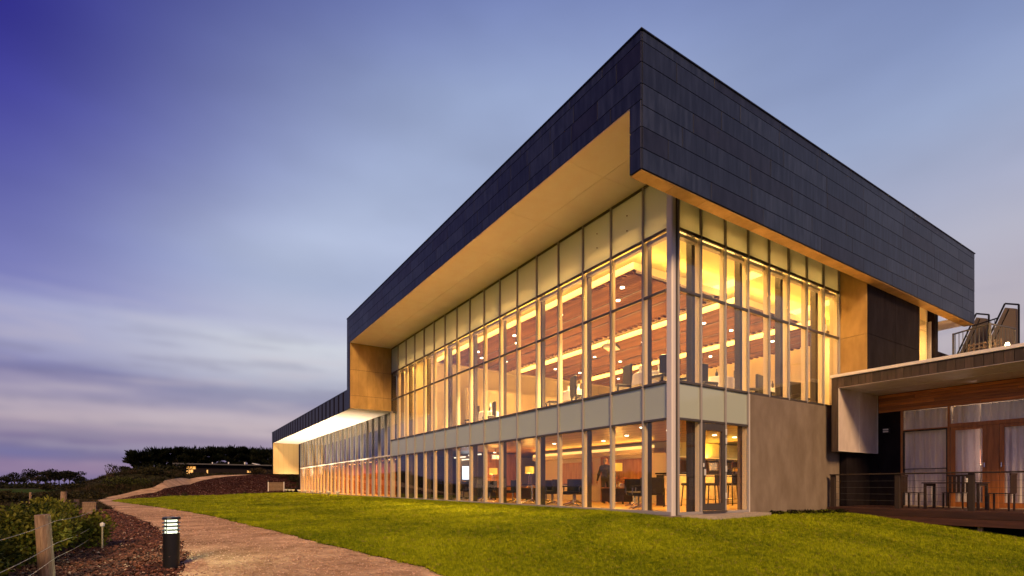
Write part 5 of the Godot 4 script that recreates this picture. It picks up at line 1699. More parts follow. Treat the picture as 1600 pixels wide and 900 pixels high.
	for s in [[0.9, -4.5, -1.9, "dark dining chair on the corner side of the third bay table upstairs"], [0.85, -2.6, 1.3, "dark dining chair beside the table nearest the corner post upstairs"], [0.75, -1.0, 1.6, "dark dining chair just left of the corner post upstairs"], [1.6, -0.95, 0.2, "dark dining chair just right of the corner post upstairs"], [2.6, -1.0, 2.9, "dark dining chair in the second bay of the right front upstairs"], [4.4, -0.95, 2.7, "dark dining chair in the fourth bay of the right front upstairs"], [5.6, -1.0, 3.3, "dark dining chair in the fifth bay of the right front upstairs"], [7.6, -1.0, 2.9, "dark dining chair at the far right window upstairs"], [0.95, -10.4, 1.3, "dark dining chair near the middle column of the long front upstairs"], [0.9, -11.8, 1.7, "dark dining chair beyond the middle column of the long front upstairs"]]:
		dup(dc, "dining_chair", Vector3(s[0], 3.1, s[1]), s[2], s[3])
	dup(dt, "dining_table", Vector3(1.3, 3.1, -1.9), 0.7, "white clothed dining table nearest the corner post upstairs")
	dup(dt, "dining_table", Vector3(3.5, 3.1, -1.3), 0.3, "white clothed dining table in the fourth bay of the right front upstairs")
	dup(dt, "dining_table", Vector3(6.6, 3.1, -1.4), 1.3, "white clothed dining table near the far end of the right front upstairs")
	dup(dt, "dining_table", Vector3(1.4, 3.1, -11.1), 0.2, "white clothed dining table near the middle of the long front upstairs")
	var cd := thing("candle_stand", "tall black candle stand with one lit candle on the upper floor", "candle", Vector3(1.9, 3.1, -11.9))
	var ks := Shape.new()
	ks.tube(Vector3.ZERO, Vector3(0, 1.15, 0), 0.02, 0.014, 8)
	ks.lathe([Vector2(0, 0.03), Vector2(0.12, 0.02), Vector2(0.13, 0)], 12)
	add(cd, "stand", ks.mesh(), M.black_metal)
	ks = Shape.new()
	ks.lathe([Vector2(0.02, 1.15), Vector2(0.028, 1.22), Vector2(0.014, 1.3), Vector2(0, 1.36)], 8)
	add(cd, "flame", ks.mesh(), M.tube_glow)

func exit_sign(at: Vector3, turn: float, label: String) -> void:
	var e := thing("exit_sign", label, "sign", at, turn, "green exit signs")
	add(e, "box", bx(Vector3(0.56, 0.20, 0.05), 0.006), M.white_plastic)
	add(e, "white_field", bx(Vector3(0.25, 0.16, 0.012)), M.exit_white, Vector3(-0.13, 0, 0.03))
	add(e, "green_field", bx(Vector3(0.25, 0.16, 0.012)), M.exit_green, Vector3(0.13, 0, 0.03))
	# running figure, door and arrow
	var s := Shape.new()
	s.box(Vector3(0.12, 0.052, 0.038), Vector3(0.026, 0.026, 0.004))
	s.box(Vector3(0.115, 0.012, 0.038), Vector3(0.024, 0.055, 0.004), 0.0, Basis(Vector3(0, 0, 1), -0.35))
	s.box(Vector3(0.085, -0.032, 0.038), Vector3(0.016, 0.055, 0.004), 0.0, Basis(Vector3(0, 0, 1), -0.8))
	s.box(Vector3(0.14, -0.035, 0.038), Vector3(0.016, 0.055, 0.004), 0.0, Basis(Vector3(0, 0, 1), 0.5))
	s.box(Vector3(0.145, 0.02, 0.038), Vector3(0.045, 0.012, 0.004), 0.0, Basis(Vector3(0, 0, 1), 0.5))
	s.box(Vector3(0.20, 0.0, 0.038), Vector3(0.05, 0.13, 0.004))
	add(e, "running_figure", s.mesh(), M.exit_white)
	s = Shape.new()
	s.box(Vector3(-0.12, 0, 0.038), Vector3(0.12, 0.02, 0.004))
	s.prism(PackedVector2Array([Vector2(-0.215, 0), Vector2(-0.165, 0.045), Vector2(-0.165, -0.045)]), 2, 0.036, 0.040)
	add(e, "arrow", s.mesh(), M.exit_green)
	add(e, "hanger", bx(Vector3(0.02, 0.32, 0.02)), M.black_metal, Vector3(0, 0.26, 0))

# ---------------------------------------------------------------- foliage
func leaf_quad(st: SurfaceTool, p: Vector3, dir: Vector3, side: Vector3, l: float, w: float, c: Color) -> void:
	for v in [p, p + dir * l * 0.45 + side * w, p + dir * l, p, p + dir * l, p + dir * l * 0.45 - side * w]:
		st.set_color(c)
		st.add_vertex(v)

func rand_dir(r: RandomNumberGenerator) -> Vector3:
	return Vector3(r.randfn(), r.randfn(), r.randfn()).normalized()

# leaves through the volume of ellipsoid clumps: [centre, radii]
func foliage(clumps: Array, count: int, l: float, w: float, dark: Color, light: Color, seed_: int, outward := 0.5, up := 0.2) -> ArrayMesh:
	var r := RandomNumberGenerator.new()
	r.seed = seed_
	var st := SurfaceTool.new()
	st.begin(Mesh.PRIMITIVE_TRIANGLES)
	var total := 0.0
	for c in clumps:
		total += c[1].x * c[1].y + c[1].y * c[1].z + c[1].x * c[1].z
	for c in clumps:
		var n := int(count * (c[1].x * c[1].y + c[1].y * c[1].z + c[1].x * c[1].z) / total)
		var tone := r.randf()
		for k in n:
			var d := rand_dir(r)
			var rad := pow(r.randf(), 0.45) * r.randf_range(0.85, 1.12)
			var p: Vector3 = c[0] + d * c[1] * rad
			var dir := (d * outward + rand_dir(r) * 0.6 + Vector3(0, up, 0)).normalized()
			var side := dir.cross(rand_dir(r)).normalized()
			var s := r.randf_range(0.6, 1.35)
			leaf_quad(st, p, dir, side, l * s, w * s, dark.lerp(light, clampf(tone * 0.6 + r.randf_range(-0.25, 0.55), 0, 1)))
	return st.commit()

func stems(pairs: Array, r0: float) -> ArrayMesh:
	var s := Shape.new()
	for p in pairs:
		s.tube(p[0], p[1], r0, r0 * 0.45, 6)
	return s.mesh()

func shrub(called: String, label: String, at: Vector3, size: Vector3, count: int, l: float, dark: Color, light: Color, seed_: int, group := "") -> Node3D:
	var t := thing(called, label, "shrub", at, 0.0, group)
	var r := RandomNumberGenerator.new()
	r.seed = seed_
	var cl := []
	var sk := []
	for k in 9:
		var c := Vector3(r.randf_range(-0.5, 0.5) * size.x, r.randf_range(0.25, 0.75) * size.y, r.randf_range(-0.5, 0.5) * size.z)
		cl.append([c, Vector3(size.x, size.y, size.z) * r.randf_range(0.22, 0.34)])
		sk.append([Vector3(c.x * 0.2, -0.05, c.z * 0.2), c])
	add(t, "stem", stems(sk, 0.018 * maxf(size.y, 0.6)), M.bark)
	add(t, "foliage", foliage(cl, count, l, l * 0.27, dark, light, seed_ + 1), M.leaf)
	return t

# ---------------------------------------------------------------- things in the garden
func garden() -> void:
	# bollard light between bark and gravel
	var b := thing("bollard_light", "black bollard light with glowing louvres between the path and the bark", "bollard", on_ground(-10.09, 0.3, 0.0))
	var s := Shape.new()
	s.tube(Vector3(0, -0.1, 0), Vector3(0, 0.46, 0), 0.094, 0.094, 28)
	add(b, "post", s.mesh(), M.bollard_paint)
	s = Shape.new()
	s.lathe([Vector2(0, 0.635), Vector2(0.10, 0.635), Vector2(0.105, 0.65), Vector2(0.10, 0.668), Vector2(0.0, 0.672)], 28)
	add(b, "cap", s.mesh(), M.bollard_paint)
	s = Shape.new()
	s.tube(Vector3(0, 0.461, 0), Vector3(0, 0.634, 0), 0.070, 0.070, 24)
	add(b, "glowing_lens", s.mesh(), M.bollard_glow)
	for k in 3:
		s = Shape.new()
		var y := 0.495 + 0.048 * k
		s.lathe([Vector2(0.072, y + 0.012), Vector2(0.102, y - 0.004), Vector2(0.104, y + 0.004), Vector2(0.072, y + 0.02)], 28)
		add(b, "louvre", s.mesh(), M.bollard_paint)
	for k in 4:
		var a := TAU * k / 4.0 + 0.65
		add(b, "louvre_rod", bx(Vector3(0.012, 0.175, 0.012)), M.bollard_paint, Vector3(cos(a) * 0.09, 0.548, sin(a) * 0.09))
	s = Shape.new()
	s.tube(Vector3(-0.02, 0.16, 0.092), Vector3(-0.02, 0.16, 0.098), 0.008, 0.008, 8)
	add(b, "screw", s.mesh(), M.chrome)
	omni("bollard_lamp", b, Vector3(0, 0.55, 0), Color(0.95, 1.0, 0.8), 1.3, 0.05)
	# wire fence at the left edge
	var f := thing("wire_fence", "weathered timber post fence with three slack wires at the left edge", "fence", on_ground(-11.25, 0.75))
	var o := f.position
	var posts := [Vector3(-11.25, 0, 0.75), Vector3(-11.2, 0, 3.6), Vector3(-11.15, 0, -2.75)]
	for k in 2:
		var p: Vector3 = posts[k]
		var g := ground(p.x, p.z)
		var h: float = [0.36, 0.36, 0.42][k] - g
		s = Shape.new()
		var lean := Vector3(-0.03 if k == 0 else 0.01, 0, 0.02)
		s.tube(Vector3(p.x, g - 0.4, p.z) - o - lean, Vector3(p.x, g + h, p.z) - o + lean, 0.078, 0.068, 14)
		add(f, "post", s.mesh(), M.post_timber)
	for yy in [0.29, 0.04, -0.12]:
		var pts := []
		for k in 25:
			var z := 4.0 - 6.75 * k / 24.0
			var sag := -0.03 * sin(PI * fposmod((z - 0.75) / 3.4, 1.0))
			pts.append(Vector3(-11.165, yy + sag, z) - o)
		s = Shape.new()
		s.path(pts, 0.0032, 5)
		add(f, "wire", s.mesh(), M.fence_wire)
	# hedge growing through it
	var hd := Color(0.010, 0.018, 0.005)
	var hl := Color(0.14, 0.155, 0.03)
	for k in 5:
		var z := 2.7 - 1.15 * k
		var names := ["dark glossy hedge shrub at the lower left picture edge", "dark glossy hedge shrub behind the nearest fence post", "green hedge shrub just beyond the nearest fence post", "green hedge shrub in the middle of the fence run", "bright green hedge shrub at the far end of the fence"]
		shrub("hedge_shrub", names[k], Vector3(-12.0 + (0.50 if k == 4 else (0.25 if k == 3 else 0.0)), ground(-12, z), z), Vector3(0.85, 0.36 - ground(-12, z) + 0.03 + 0.04 * k, 1.25), 5200 + 900 * k, 0.055, hd.lerp(Color(0.02, 0.035, 0.008), k * 0.2), hl.lerp(Color(0.25, 0.245, 0.035), k * 0.2), 30 + k, "hedge along the fence")
	# marker stake and small stone
	var mk := thing("marker_stake", "thin pale stake with a round white cap beside the hedge end", "stake", on_ground(-11.0, -1.75))
	s = Shape.new()
	s.tube(Vector3(0, -0.05, 0), Vector3(0, 0.36, 0), 0.012, 0.012, 8)
	add(mk, "rod", s.mesh(), M.fence_wire)
	s = Shape.new()
	s.lathe([Vector2(0, 0.35), Vector2(0.03, 0.37), Vector2(0.032, 0.41), Vector2(0, 0.43)], 10)
	add(mk, "cap", s.smooth(), M.white_plastic)
	# single posts farther back
	var list := [[-15.0, -19.5, 0.72, 0.045, "thin timber post standing alone at the far left"], [-12.95, -12.2, 0.80, 0.085, "thick round timber post behind the hedge"], [-12.75, -12.6, 0.55, 0.07, "short leaning timber post beside the thick one"]]
	for q in list:
		var t := thing("fence_post", q[4], "post", on_ground(q[0], q[1]), 0.0, "single timber posts behind the hedge")
		s = Shape.new()
		s.tube(Vector3(0, -0.3, 0), Vector3(0.02 if q[2] > 0.6 else 0.07, q[2], 0), q[3], q[3] * 0.9, 12)
		add(t, "shaft", s.mesh(), M.post_timber)
	var bd := thing("plank_box", "low timber box of planks at the path edge behind the hedge", "box", on_ground(-12.55, -14.3))
	for k in 3:
		add(bd, "plank", bx(Vector3(0.36, 0.12, 0.04), 0.005), M.post_timber, Vector3(0, 0.08 + 0.125 * k, 0.15))
		add(bd, "plank", bx(Vector3(0.36, 0.12, 0.04), 0.005), M.post_timber, Vector3(0, 0.08 + 0.125 * k, -0.15))
	for k in 2:
		add(bd, "plank", bx(Vector3(0.38, 0.03, 0.17), 0.005), M.post_timber, Vector3(0, 0.41, -0.09 + 0.18 * k))
	# floodlights on the lawn below the far canopy
	var zs := [-24.8, -27.2, -30.0, -33.2, -36.6, -40.2, -43.6, -46.0, -48.2]
	var xs := [-1.6, -1.6, -1.5, -1.35, -1.2, -1.05, -0.95, -0.85, -0.8]
	var fl: Node3D
	for k in 9:
		var at := on_ground(xs[k], zs[k], 0.02)
		var lab: String = ["small white floodlight on the lawn, nearest in the row under the far canopy", "second floodlight from the near end of the row under the canopy", "third floodlight from the near end of the row under the canopy", "fourth floodlight from the near end of the row under the canopy", "middle floodlight of the row under the far canopy", "fourth floodlight from the far end of the row under the canopy", "third floodlight from the far end of the row under the canopy", "second floodlight from the far end of the row under the canopy", "small white floodlight at the far end of the row by the timber screen"][k]
		if k == 0:
			fl = thing("flood_light", lab, "floodlight", at, 0.0, "floodlights on the lawn")
			s = Shape.new()
			s.lathe([Vector2(0.05, 0.20), Vector2(0.14, 0.30), Vector2(0.15, 0.38), Vector2(0.135, 0.38), Vector2(0.05, 0.24)], 14)
			add(fl, "reflector", s.mesh(), M.white_plastic)
			s = Shape.new()
			s.lathe([Vector2(0, 0.33), Vector2(0.125, 0.34), Vector2(0, 0.36)], 14)
			add(fl, "flood_lamp", s.mesh(), M.flood_glow)
			s = Shape.new()
			s.tube(Vector3(0, -0.05, 0), Vector3(0, 0.22, 0), 0.022, 0.022, 8)
			s.box(Vector3(0, 0.02, 0), Vector3(0.16, 0.03, 0.16), 0.006)
			add(fl, "stem", s.mesh(), M.aluminium_dark)
			spot("flood_lamp_light", fl, Vector3(0, 0.40, 0), Vector3(-0.02, 1, 0.0), 52.0, Color(1.0, 0.90, 0.72), 34.0, 0.1)
		else:
			var more := dup(fl, "flood_light", at, 0.4 * k, lab)
			if k > 5:
				for c in more.get_children():
					if c is SpotLight3D:
						c.light_energy = 9.0 if k > 6 else 18.0
	# timber screen under the hanging fin
	var ts := thing("timber_screen", "low slatted timber screen between pale posts under the hanging end wall", "screen", Vector3(-1.4, 0, -50.5))
	var g0 := ground(-1.4, -50.5)
	for sx in [-0.75, 0.75]:
		add(ts, "post", bx(Vector3(0.09, 1.0, 0.09), 0.008), M.white_trim, Vector3(sx, g0 + 0.5, 0.06))
	for k in 6:
		add(ts, "slat", bx(Vector3(1.5, 0.12, 0.03), 0.004), M.post_timber, Vector3(0, g0 + 0.16 + 0.145 * k, 0))
	# paved step in front of the door
	var ps := PackedVector2Array([Vector2(0.0, 0.25), Vector2(0.0, 3.3), Vector2(0.42, 3.35), Vector2(0.62, 0.75)])
	for i in ps.size():
		ps[i].x = ps[i].x + 0.065
	s = Shape.new()
	s.prism(PackedVector2Array([ps[0], ps[1], ps[2], ps[3]]), 1, -0.3, -0.035)
	add(self, "door_step", s.mesh(), M.fine_concrete)
	tag(get_node("door_step"), "pale concrete slab on the grass in front of the glass door", "step")
	# dark soil and clods along the wall
	for k in 5:
		shrub("ground_plant", ["dark low plant at the right end of the door slab", "dark low plant against the concrete wall", "dark low plant in the middle below the concrete wall", "dark low plant beside the deck corner", "dark low plant under the deck edge"][k], on_ground(3.7 + 0.75 * k, 0.42 + 0.06 * k, 0.02), Vector3(0.5, 0.14, 0.26), 260, 0.05, Color(0.008, 0.008, 0.004), Color(0.03, 0.035, 0.01), 80 + k, "low plants below the concrete wall")

# ---------------------------------------------------------------- land and trees beyond
func backdrop() -> void:
	# dune scrub
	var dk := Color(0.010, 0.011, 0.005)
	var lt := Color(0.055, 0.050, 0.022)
	var spots := [[-17.1, -33.5, 2.2, 0.9, "rounded dark bush far left in front of the field"], [-15.9, -34.6, 2.0, 0.9, "dark bush left of the path bend"], [-17.6, -26.5, 2.2, 0.8, "brownish bush at the left picture edge behind the thin post"], [-15.4, -38.5, 2.0, 1.0, "dark bush at the path where it starts to climb"], [-13.4, -44.5, 2.6, 1.5, "large green bush left of the climbing path"], [-12.4, -50.5, 2.0, 1.0, "bush halfway up left of the climbing path"], [-10.6, -58.0, 2.2, 0.55, "bush beside the climbing path below the small house"], [-7.8, -62.5, 2.2, 0.55, "bush in front of the small house windows"], [-4.6, -64.5, 2.4, 0.55, "bush at the top of the climbing path"], [-1.2, -62.0, 2.6, 1.4, "pale bush on the mound right of the path top"], [0.6, -60.0, 2.6, 1.5, "dark bush on the mound behind the hanging end wall"], [-20.5, -42.0, 2.6, 1.1, "dark bush in the scrub at the left edge of the field"], [-17.8, -47.0, 2.4, 1.2, "dark bush in front of the dead trees"], [-25.0, -48.0, 3.0, 1.2, "broad low bush at the far left field edge"], [2.6, -56.5, 3.0, 1.6, "dark bush behind the timber screen"]]
	for k in spots.size():
		var q: Array = spots[k]
		var l2 := lt if k != 4 and k != 9 else Color(0.075, 0.085, 0.022)
		if k == 9:
			l2 = Color(0.11, 0.075, 0.04)
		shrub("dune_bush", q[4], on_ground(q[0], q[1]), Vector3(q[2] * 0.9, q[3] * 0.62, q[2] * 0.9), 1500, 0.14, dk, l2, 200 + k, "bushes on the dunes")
	# tussocks, too many to count
	var st := SurfaceTool.new()
	st.begin(Mesh.PRIMITIVE_TRIANGLES)
	var r := RandomNumberGenerator.new()
	r.seed = 21
	for k in 26:
		var a := r.randf() * TAU
		var d := Vector3(cos(a) * 0.5, 1.0, sin(a) * 0.5).normalized()
		leaf_quad(st, Vector3(r.randf_range(-0.1, 0.1), -0.03, r.randf_range(-0.1, 0.1)), d, Vector3(-sin(a), 0, cos(a)), r.randf_range(0.25, 0.55), 0.014, Color.WHITE)
	var rows: Array[Transform3D] = []
	var tints: Array[Color] = []
	var n := FastNoiseLite.new()
	n.seed = 8
	n.frequency = 0.08
	var tries := 0
	while rows.size() < 16000 and tries < 200000:
		tries += 1
		var d := 11.0 * pow(16.0, r.randf())
		var sd := r.randf_range(-1.05, -0.40) * d
		var p := Vector2(-10.018, 8.417) + Vector2(0.5412, -0.8409) * d + Vector2(0.8409, 0.5412) * sd
		if p.x > 6 or (p.x > -2.5 and p.y > -50) or Geometry2D.is_point_in_polygon(p, lawn_poly) or Geometry2D.is_point_in_polygon(p, path_poly) or Geometry2D.is_point_in_polygon(p, bed_poly):
			continue
		if Geometry2D.is_point_in_polygon(p, mound_poly) and (p.x < -1.5 or r.randf() < 0.7):
			continue
		if p.x < -20 and p.y < -62 and p.y > -200:
			continue
		if p.x < -17 and d > 42:
			continue
		var v := n.get_noise_2d(p.x, p.y)
		if v < -0.15 and r.randf() < 0.7:
			continue
		var k := r.randf_range(0.35, 0.85) * clampf(d / 40.0, 0.6, 1.5)
		if p.x > -16 and p.y < -55:
			k *= 0.45
		rows.append(Transform3D(Basis(Vector3.UP, r.randf() * TAU).scaled(Vector3(k * 1.3, k * (0.8 + v), k * 1.3)), on_ground(p.x, p.y)))
		tints.append(Color(0.018, 0.018, 0.008).lerp([Color(0.075, 0.06, 0.03), Color(0.045, 0.05, 0.018), Color(0.10, 0.065, 0.04)][r.randi() % 3], r.randf()))
	var mm := MultiMesh.new()
	mm.transform_format = MultiMesh.TRANSFORM_3D
	mm.use_colors = true
	mm.mesh = st.commit()
	mm.instance_count = rows.size()
	for i in rows.size():
		mm.set_instance_transform(i, rows[i])
		mm.set_instance_color(i, tints[i])
	var mi := MultiMeshInstance3D.new()
	mi.name = "dune_grass"
	mi.multimesh = mm
	mi.material_override = M.leaf
	add_child(mi, true)
	tag(mi, "dry dune grass in tussocks over the dunes left of the path", "grass")
	mi.set_meta("kind", "stuff")
	far_house()
	cypresses()
	far_trees()

func far_house() -> void:
	var a := Vector2(-10.1, -117.0)
	var b := Vector2(5.2, -106.5)
	var len_ := a.distance_to(b)
	var h := thing("far_house", "low house with a long flat roof and orange lit windows before the cypresses", "house", Vector3(a.x, 2.0, a.y), -atan2(b.y - a.y, b.x - a.x))
	# own axes: x along the front, +z towards the viewer
	slab(h, "wall", M.dark_panel, Vector3(1.2, 0, -6.0), Vector3(len_ + 6, 2.9, -0.2))
	var rf := Shape.new()
	rf.prism(PackedVector2Array([Vector2(-0.4, 3.05), Vector2(len_ + 6, 2.55), Vector2(len_ + 6, 2.75), Vector2(-0.4, 3.3)]), 2, 0.9, -6.4)
	add(h, "roof", rf.mesh(), M.galvanised)
	slab(h, "end_wall", M.concrete, Vector3(-0.2, 0, -5.0), Vector3(0.7, 2.95, 0.3))
	slab(h, "window", M.house_window, Vector3(1.75, 2.05, -0.19), Vector3(3.7, 2.6, -0.15))
	for k in 4:
		slab(h, "glazing_bar", M.black_metal, Vector3(1.74 + 0.64 * k, 2.03, -0.149), Vector3(1.80 + 0.64 * k, 2.62, -0.11))
	var dr := slab(h, "door", M.house_window, Vector3(2.2, 0.1, -0.19), Vector3(3.1, 1.95, -0.15))
	add(dr, "door_frame", bx(Vector3(0.08, 1.85, 0.05)), M.black_metal, Vector3(-0.12, 0, 0.05))
	slab(h, "window", M.house_window, Vector3(1.8, 0.1, -0.19), Vector3(1.98, 1.9, -0.15))
	slab(h, "window", M.house_window, Vector3(5.95, 0.6, -0.19), Vector3(6.2, 1.9, -0.15))
	slab(h, "window", M.house_window, Vector3(14.3, 1.35, -0.19), Vector3(15.0, 1.75, -0.15))
	area("window_lamp", h, Vector3(2.7, 1.5, -0.1), Vector2(1.9, 2.2), Vector3(0, 0, 1), Color(1.0, 0.6, 0.25), 0.5)
	for k in 3:
		var s := Shape.new()
		s.tube(Vector3(6.0 + 3.4 * k, 3.0, -2.0), Vector3(6.0 + 3.4 * k, 3.55, -2.0), 0.12, 0.12, 8)
		add(h, "roof_vent", s.mesh(), M.white_plastic)
	var s := Shape.new()
	s.box(Vector3(15.6, 3.05, -2.0), Vector3(2.0, 0.1, 1.2), 0.0, Basis(Vector3(0, 0, 1), -0.2))
	add(h, "skylight", s.mesh(), M.white_plastic)
	var w := thing("white_house", "low white building far off at the left picture edge", "house", on_ground(-138.0, -250.0))
	slab(w, "wall", M.white_trim, Vector3(-10, 0, -6), Vector3(9, 5.2, 6))
	slab(w, "roof", M.galvanised, Vector3(-10.6, 5.21, -6.6), Vector3(9.6, 5.9, 6.6))
	for k in 3:
		slab(w, "window", M.dark_panel, Vector3(-7 + 5 * k, 1.6, 6.01), Vector3(-4.6 + 5 * k, 3.6, 6.06))

func cypresses() -> void:
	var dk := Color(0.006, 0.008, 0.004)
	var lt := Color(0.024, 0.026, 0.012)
	# two kinds of spreading dark cypress, with flat sprays and spiky rims
	var kinds: Array[Node3D] = []
	for v in 2:
		var r := RandomNumberGenerator.new()
		r.seed = 300 + v
		var st := SurfaceTool.new()
		st.begin(Mesh.PRIMITIVE_TRIANGLES)
		var sk := []
		var top := 8.2
		for k in 46:
			var y := lerpf(0.4, top, pow(r.randf(), 0.95))
			var a := r.randf() * TAU
			var reach := (4.6 if v == 0 else 3.9) * (1.0 - 0.55 * pow(y / top, 2.0)) * r.randf_range(0.55, 1.1)
			var tip := Vector3(cos(a) * reach, y + reach * r.randf_range(0.05, 0.35), sin(a) * reach)
			var root := Vector3(0, y - 0.4, 0)
			sk.append([root, root.lerp(tip, 0.85)])
			for j in 190:
				var t := pow(r.randf(), 0.6)
				var p := root.lerp(tip, t) + rand_dir(r) * Vector3(0.75, 0.30, 0.75) * (0.35 + 0.75 * (1.0 - absf(t - 0.6)))
				var dir := ((tip - root).normalized() * 0.9 + Vector3(0, 0.55, 0) + rand_dir(r) * 0.55).normalized()
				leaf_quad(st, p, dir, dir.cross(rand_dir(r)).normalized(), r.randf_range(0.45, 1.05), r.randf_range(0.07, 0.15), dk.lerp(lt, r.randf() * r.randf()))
		for k in 110:
			var a := r.randf() * TAU
			var q := sqrt(r.randf()) * 2.6
			var p := Vector3(cos(a) * q, top - 0.12 * q * q * 0.5 + r.randf_range(-0.6, 0.2), sin(a) * q)
			var dir := (Vector3(cos(a) * 0.5, 1.0, sin(a) * 0.5) + rand_dir(r) * 0.35).normalized()
			leaf_quad(st, p, dir, dir.cross(rand_dir(r)).normalized(), r.randf_range(0.7, 1.5), 0.12, dk)
		sk.append([Vector3(0, -1, 0), Vector3(0, 5, 0)])
		sk.append([Vector3(0.05, -1, 0.05), Vector3(0.3, 3, 0.2)])
		var t := thing("cypress", "", "tree", Vector3.ZERO, 0.0, "cypresses behind the small house")
		add(t, "trunk", stems(sk, 0.22), M.bark)
		add(t, "crown", st.commit(), M.leaf)
		kinds.append(t)
	var rows := [[219.0, 116.0, 0.92, 0, "leftmost cypress, with layered boughs reaching left over the dead trees"], [246.0, 121.0, 0.98, 1, "cypress left of the small house, second from the left"], [276.0, 124.0, 1.0, 0, "cypress behind the left end of the small house"], [306.0, 120.0, 0.97, 1, "cypress behind the lit windows of the small house"], [334.0, 124.0, 1.0, 0, "cypress behind the middle of the small house roof"], [362.0, 121.0, 0.98, 1, "cypress behind the right half of the small house roof"], [388.0, 124.0, 0.97, 0, "cypress behind the skylight of the small house"], [414.0, 119.0, 0.92, 1, "cypress between the small house and the hanging end wall"], [440.0, 116.0, 0.9, 0, "cypress mostly hidden by the hanging end wall"]]
	for k in rows.size():
		var q: Array = rows[k]
		var d: float = q[1]
		var x: float = (q[0] - 800.0) / 811.0
		var p := Vector3(-10.018 + d * (0.5412 + x * 0.8409), 0, 8.417 + d * (-0.8409 + x * 0.5412))
		p.y = ground(p.x, p.z) - 0.3
		var t: Node3D = kinds[q[3]]
		if k < 2:
			t.position = p
			t.rotation.y = 1.3 * k
			t.set_meta("label", q[4])
		else:
			t = dup(t, "cypress", p, 1.3 * k, q[4])
		t.scale = Vector3.ONE * q[2] * (0.93 if k > 0 else 0.98)
	# bare trees at their left
	for k in 3:
		var r := RandomNumberGenerator.new()
		r.seed = 400 + k
		var d := 92.0 + 4.0 * k
		var x: float = ([172.0, 182.0, 194.0][k] - 800.0) / 811.0
		var p := Vector3(-10.018 + d * (0.5412 + x * 0.8409), 0, 8.417 + d * (-0.8409 + x * 0.5412))
		p.y = ground(p.x, p.z)
		var t := thing("bare_tree", ["bare thin tree left of the cypresses, leftmost", "bare tree with a tuft at its top left of the cypresses", "bare tree right beside the lowest cypress boughs"][k], "tree", p, 0.0, "bare trees left of the cypresses")
		var s := Shape.new()
		s.tube(Vector3.ZERO, Vector3(0.2, 2.4, 0), 0.14, 0.10, 6)
		for j in 9:
			var a := r.randf() * TAU
			var m := Vector3(0.2, 2.2, 0) + Vector3(cos(a) * 0.7, r.randf_range(0.5, 1.4), sin(a) * 0.7)
			s.tube(Vector3(0.2, 1.6 + 0.08 * j, 0), m, 0.07, 0.045, 5)
			for i in 3:
				s.tube(m, m + Vector3(r.randf_range(-0.7, 0.7), r.randf_range(0.4, 1.3), r.randf_range(-0.7, 0.7)), 0.04, 0.02, 4)
		add(t, "trunk", s.mesh(), M.bark)
		add(t, "crown", foliage([[Vector3(0.2, 4.3 - 0.3 * k, 0), Vector3(0.8, 0.4, 0.8)], [Vector3(-0.6, 1.6, 0.3), Vector3(1.6, 0.7, 1.6)]], 240, 0.35, 0.09, dk, lt, 410 + k), M.leaf)
	# low dark thicket under them
	for k in 7:
		var d := 96.0
		var x := (145.0 + 20.0 * k - 800.0) / 811.0
		var p := Vector3(-10.018 + d * (0.5412 + x * 0.8409), 0, 8.417 + d * (-0.8409 + x * 0.5412))
		shrub("thicket", ["thicket at the left end below the bare trees", "thicket below the leftmost bare tree", "thicket below the tufted bare tree", "thicket under the lowest cypress boughs", "thicket in front of the leftmost cypress trunk", "thicket left of the small house", "thicket against the end wall of the small house"][k], on_ground(p.x, p.z, -0.2), Vector3(4.6, 2.0 + 0.35 * minf(k, 3), 3.5), 1600, 0.4, dk, Color(0.03, 0.032, 0.014), 500 + k, "thickets in front of the cypresses")

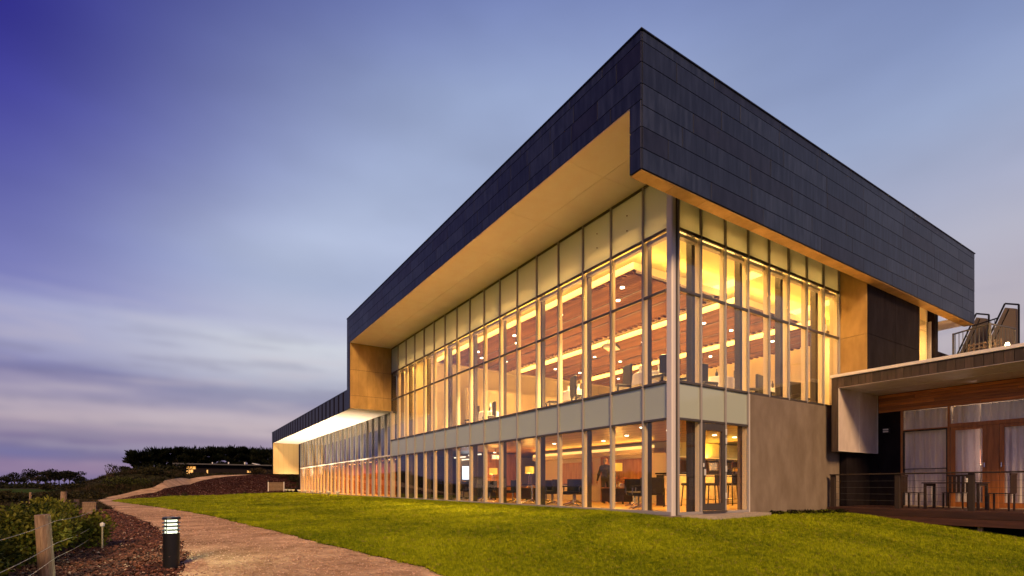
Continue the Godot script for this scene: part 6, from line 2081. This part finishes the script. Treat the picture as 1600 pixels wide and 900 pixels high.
func far_trees() -> void:
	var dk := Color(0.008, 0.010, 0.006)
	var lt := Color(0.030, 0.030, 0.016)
	# umbrella-topped trees on the skyline
	var r := RandomNumberGenerator.new()
	r.seed = 77
	var kinds: Array[Node3D] = []
	for v in 3:
		var cl := []
		var sk := [[Vector3(0, -0.5, 0), Vector3(0.2, 4.4, 0)]]
		for k in 7:
			var a := r.randf() * TAU
			var q := r.randf_range(0.4, 2.6)
			var c := Vector3(cos(a) * q, [5.2, 4.6, 6.0][v] + r.randf_range(-0.9, 0.9), sin(a) * q)
			cl.append([c, Vector3(1.7, 0.85, 1.7) * r.randf_range(0.7, 1.1)])
			sk.append([Vector3(0.1, 3.0, 0), c])
		var t := thing("skyline_tree", "", "tree", Vector3.ZERO, 0.0, "trees on the far skyline")
		add(t, "trunk", stems(sk, 0.2), M.bark)
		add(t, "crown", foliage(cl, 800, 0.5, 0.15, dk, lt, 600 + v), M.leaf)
		kinds.append(t)
	var px := [2.0, 12.0, 22.0, 30.0, 38.0, 50.0, 60.0, 70.0, 78.0, 86.0, 93.0, 101.0, 109.0, 118.0, 127.0, 140.0, 152.0]
	var sc := [1.1, 1.3, 1.45, 1.0, 1.25, 1.7, 1.2, 1.5, 1.65, 1.75, 1.9, 1.6, 1.75, 1.45, 1.1, 0.9, 1.0]
	var lab := ["at the left picture edge", "above the white building's left half", "above the white building's right half", "just right of the white building", "left of the slim tall tree", "slim and tall, standing out above its neighbours", "right of the slim tall tree", "at the left end of the tall group", "second in the tall group", "third in the tall group", "highest, in the middle of the tall group", "right of the highest one", "second to the right of the highest one", "at the right end of the tall group", "where the skyline starts to fall", "small, left of the bare trees", "lowest, next to the bare trees"]
	for k in px.size():
		var d := 250.0 + 9.0 * (k % 4)
		var x: float = (px[k] - 800.0) / 811.0
		var p := Vector3(-10.018 + d * (0.5412 + x * 0.8409), 0, 8.417 + d * (-0.8409 + x * 0.5412))
		p.y = ground(p.x, p.z) - 0.3
		var t: Node3D = kinds[k % 3]
		var l: String = "dark skyline tree " + lab[k]
		if k < 3:
			t.position = p
			t.set_meta("label", l)
		else:
			t = dup(t, "skyline_tree", p, 0.9 * k, l)
		t.scale = Vector3(sc[k] * 0.9, sc[k] * 0.72, sc[k] * 0.9)
	# the continuous dark belt below them, to left and right of the view
	var clumps := []
	for k in 130:
		var d := r.randf_range(190.0, 300.0)
		var x := (r.randf_range(-700.0, 330.0) - 800.0) / 811.0
		var p := Vector3(-10.018 + d * (0.5412 + x * 0.8409), 0, 8.417 + d * (-0.8409 + x * 0.5412))
		var hgt := r.randf_range(0.7, 1.5) * d / 240.0
		clumps.append([Vector3(p.x, ground(p.x, p.z) + hgt * 0.6, p.z), Vector3(8.5, hgt, 8.5)])
	var belt := add(self, "scrub_belt", foliage(clumps, 26000, 1.1, 0.34, dk, Color(0.028, 0.03, 0.013), 700), M.leaf)
	tag(belt, "dark belt of far scrub along the edge of the field", "scrub")
	belt.set_meta("kind", "stuff")
	# dark woodland left of the camera, seen only in the glass
	var wood := []
	for k in 60:
		var a := r.randf_range(-0.9, 0.6)
		var d := r.randf_range(60.0, 90.0)
		wood.append([Vector3(-12 - cos(a) * d, 0.8 + r.randf_range(0.0, 1.2), -10 + sin(a) * d), Vector3(7.0, r.randf_range(1.0, 1.7), 7.0)])
	var wd := add(self, "scrub_belt", foliage(wood, 12000, 0.9, 0.28, dk, lt, 720), M.leaf)
	tag(wd, "low dark woodland to the left of the view, mirrored in the ground floor glass", "woodland")
	wd.set_meta("kind", "stuff")
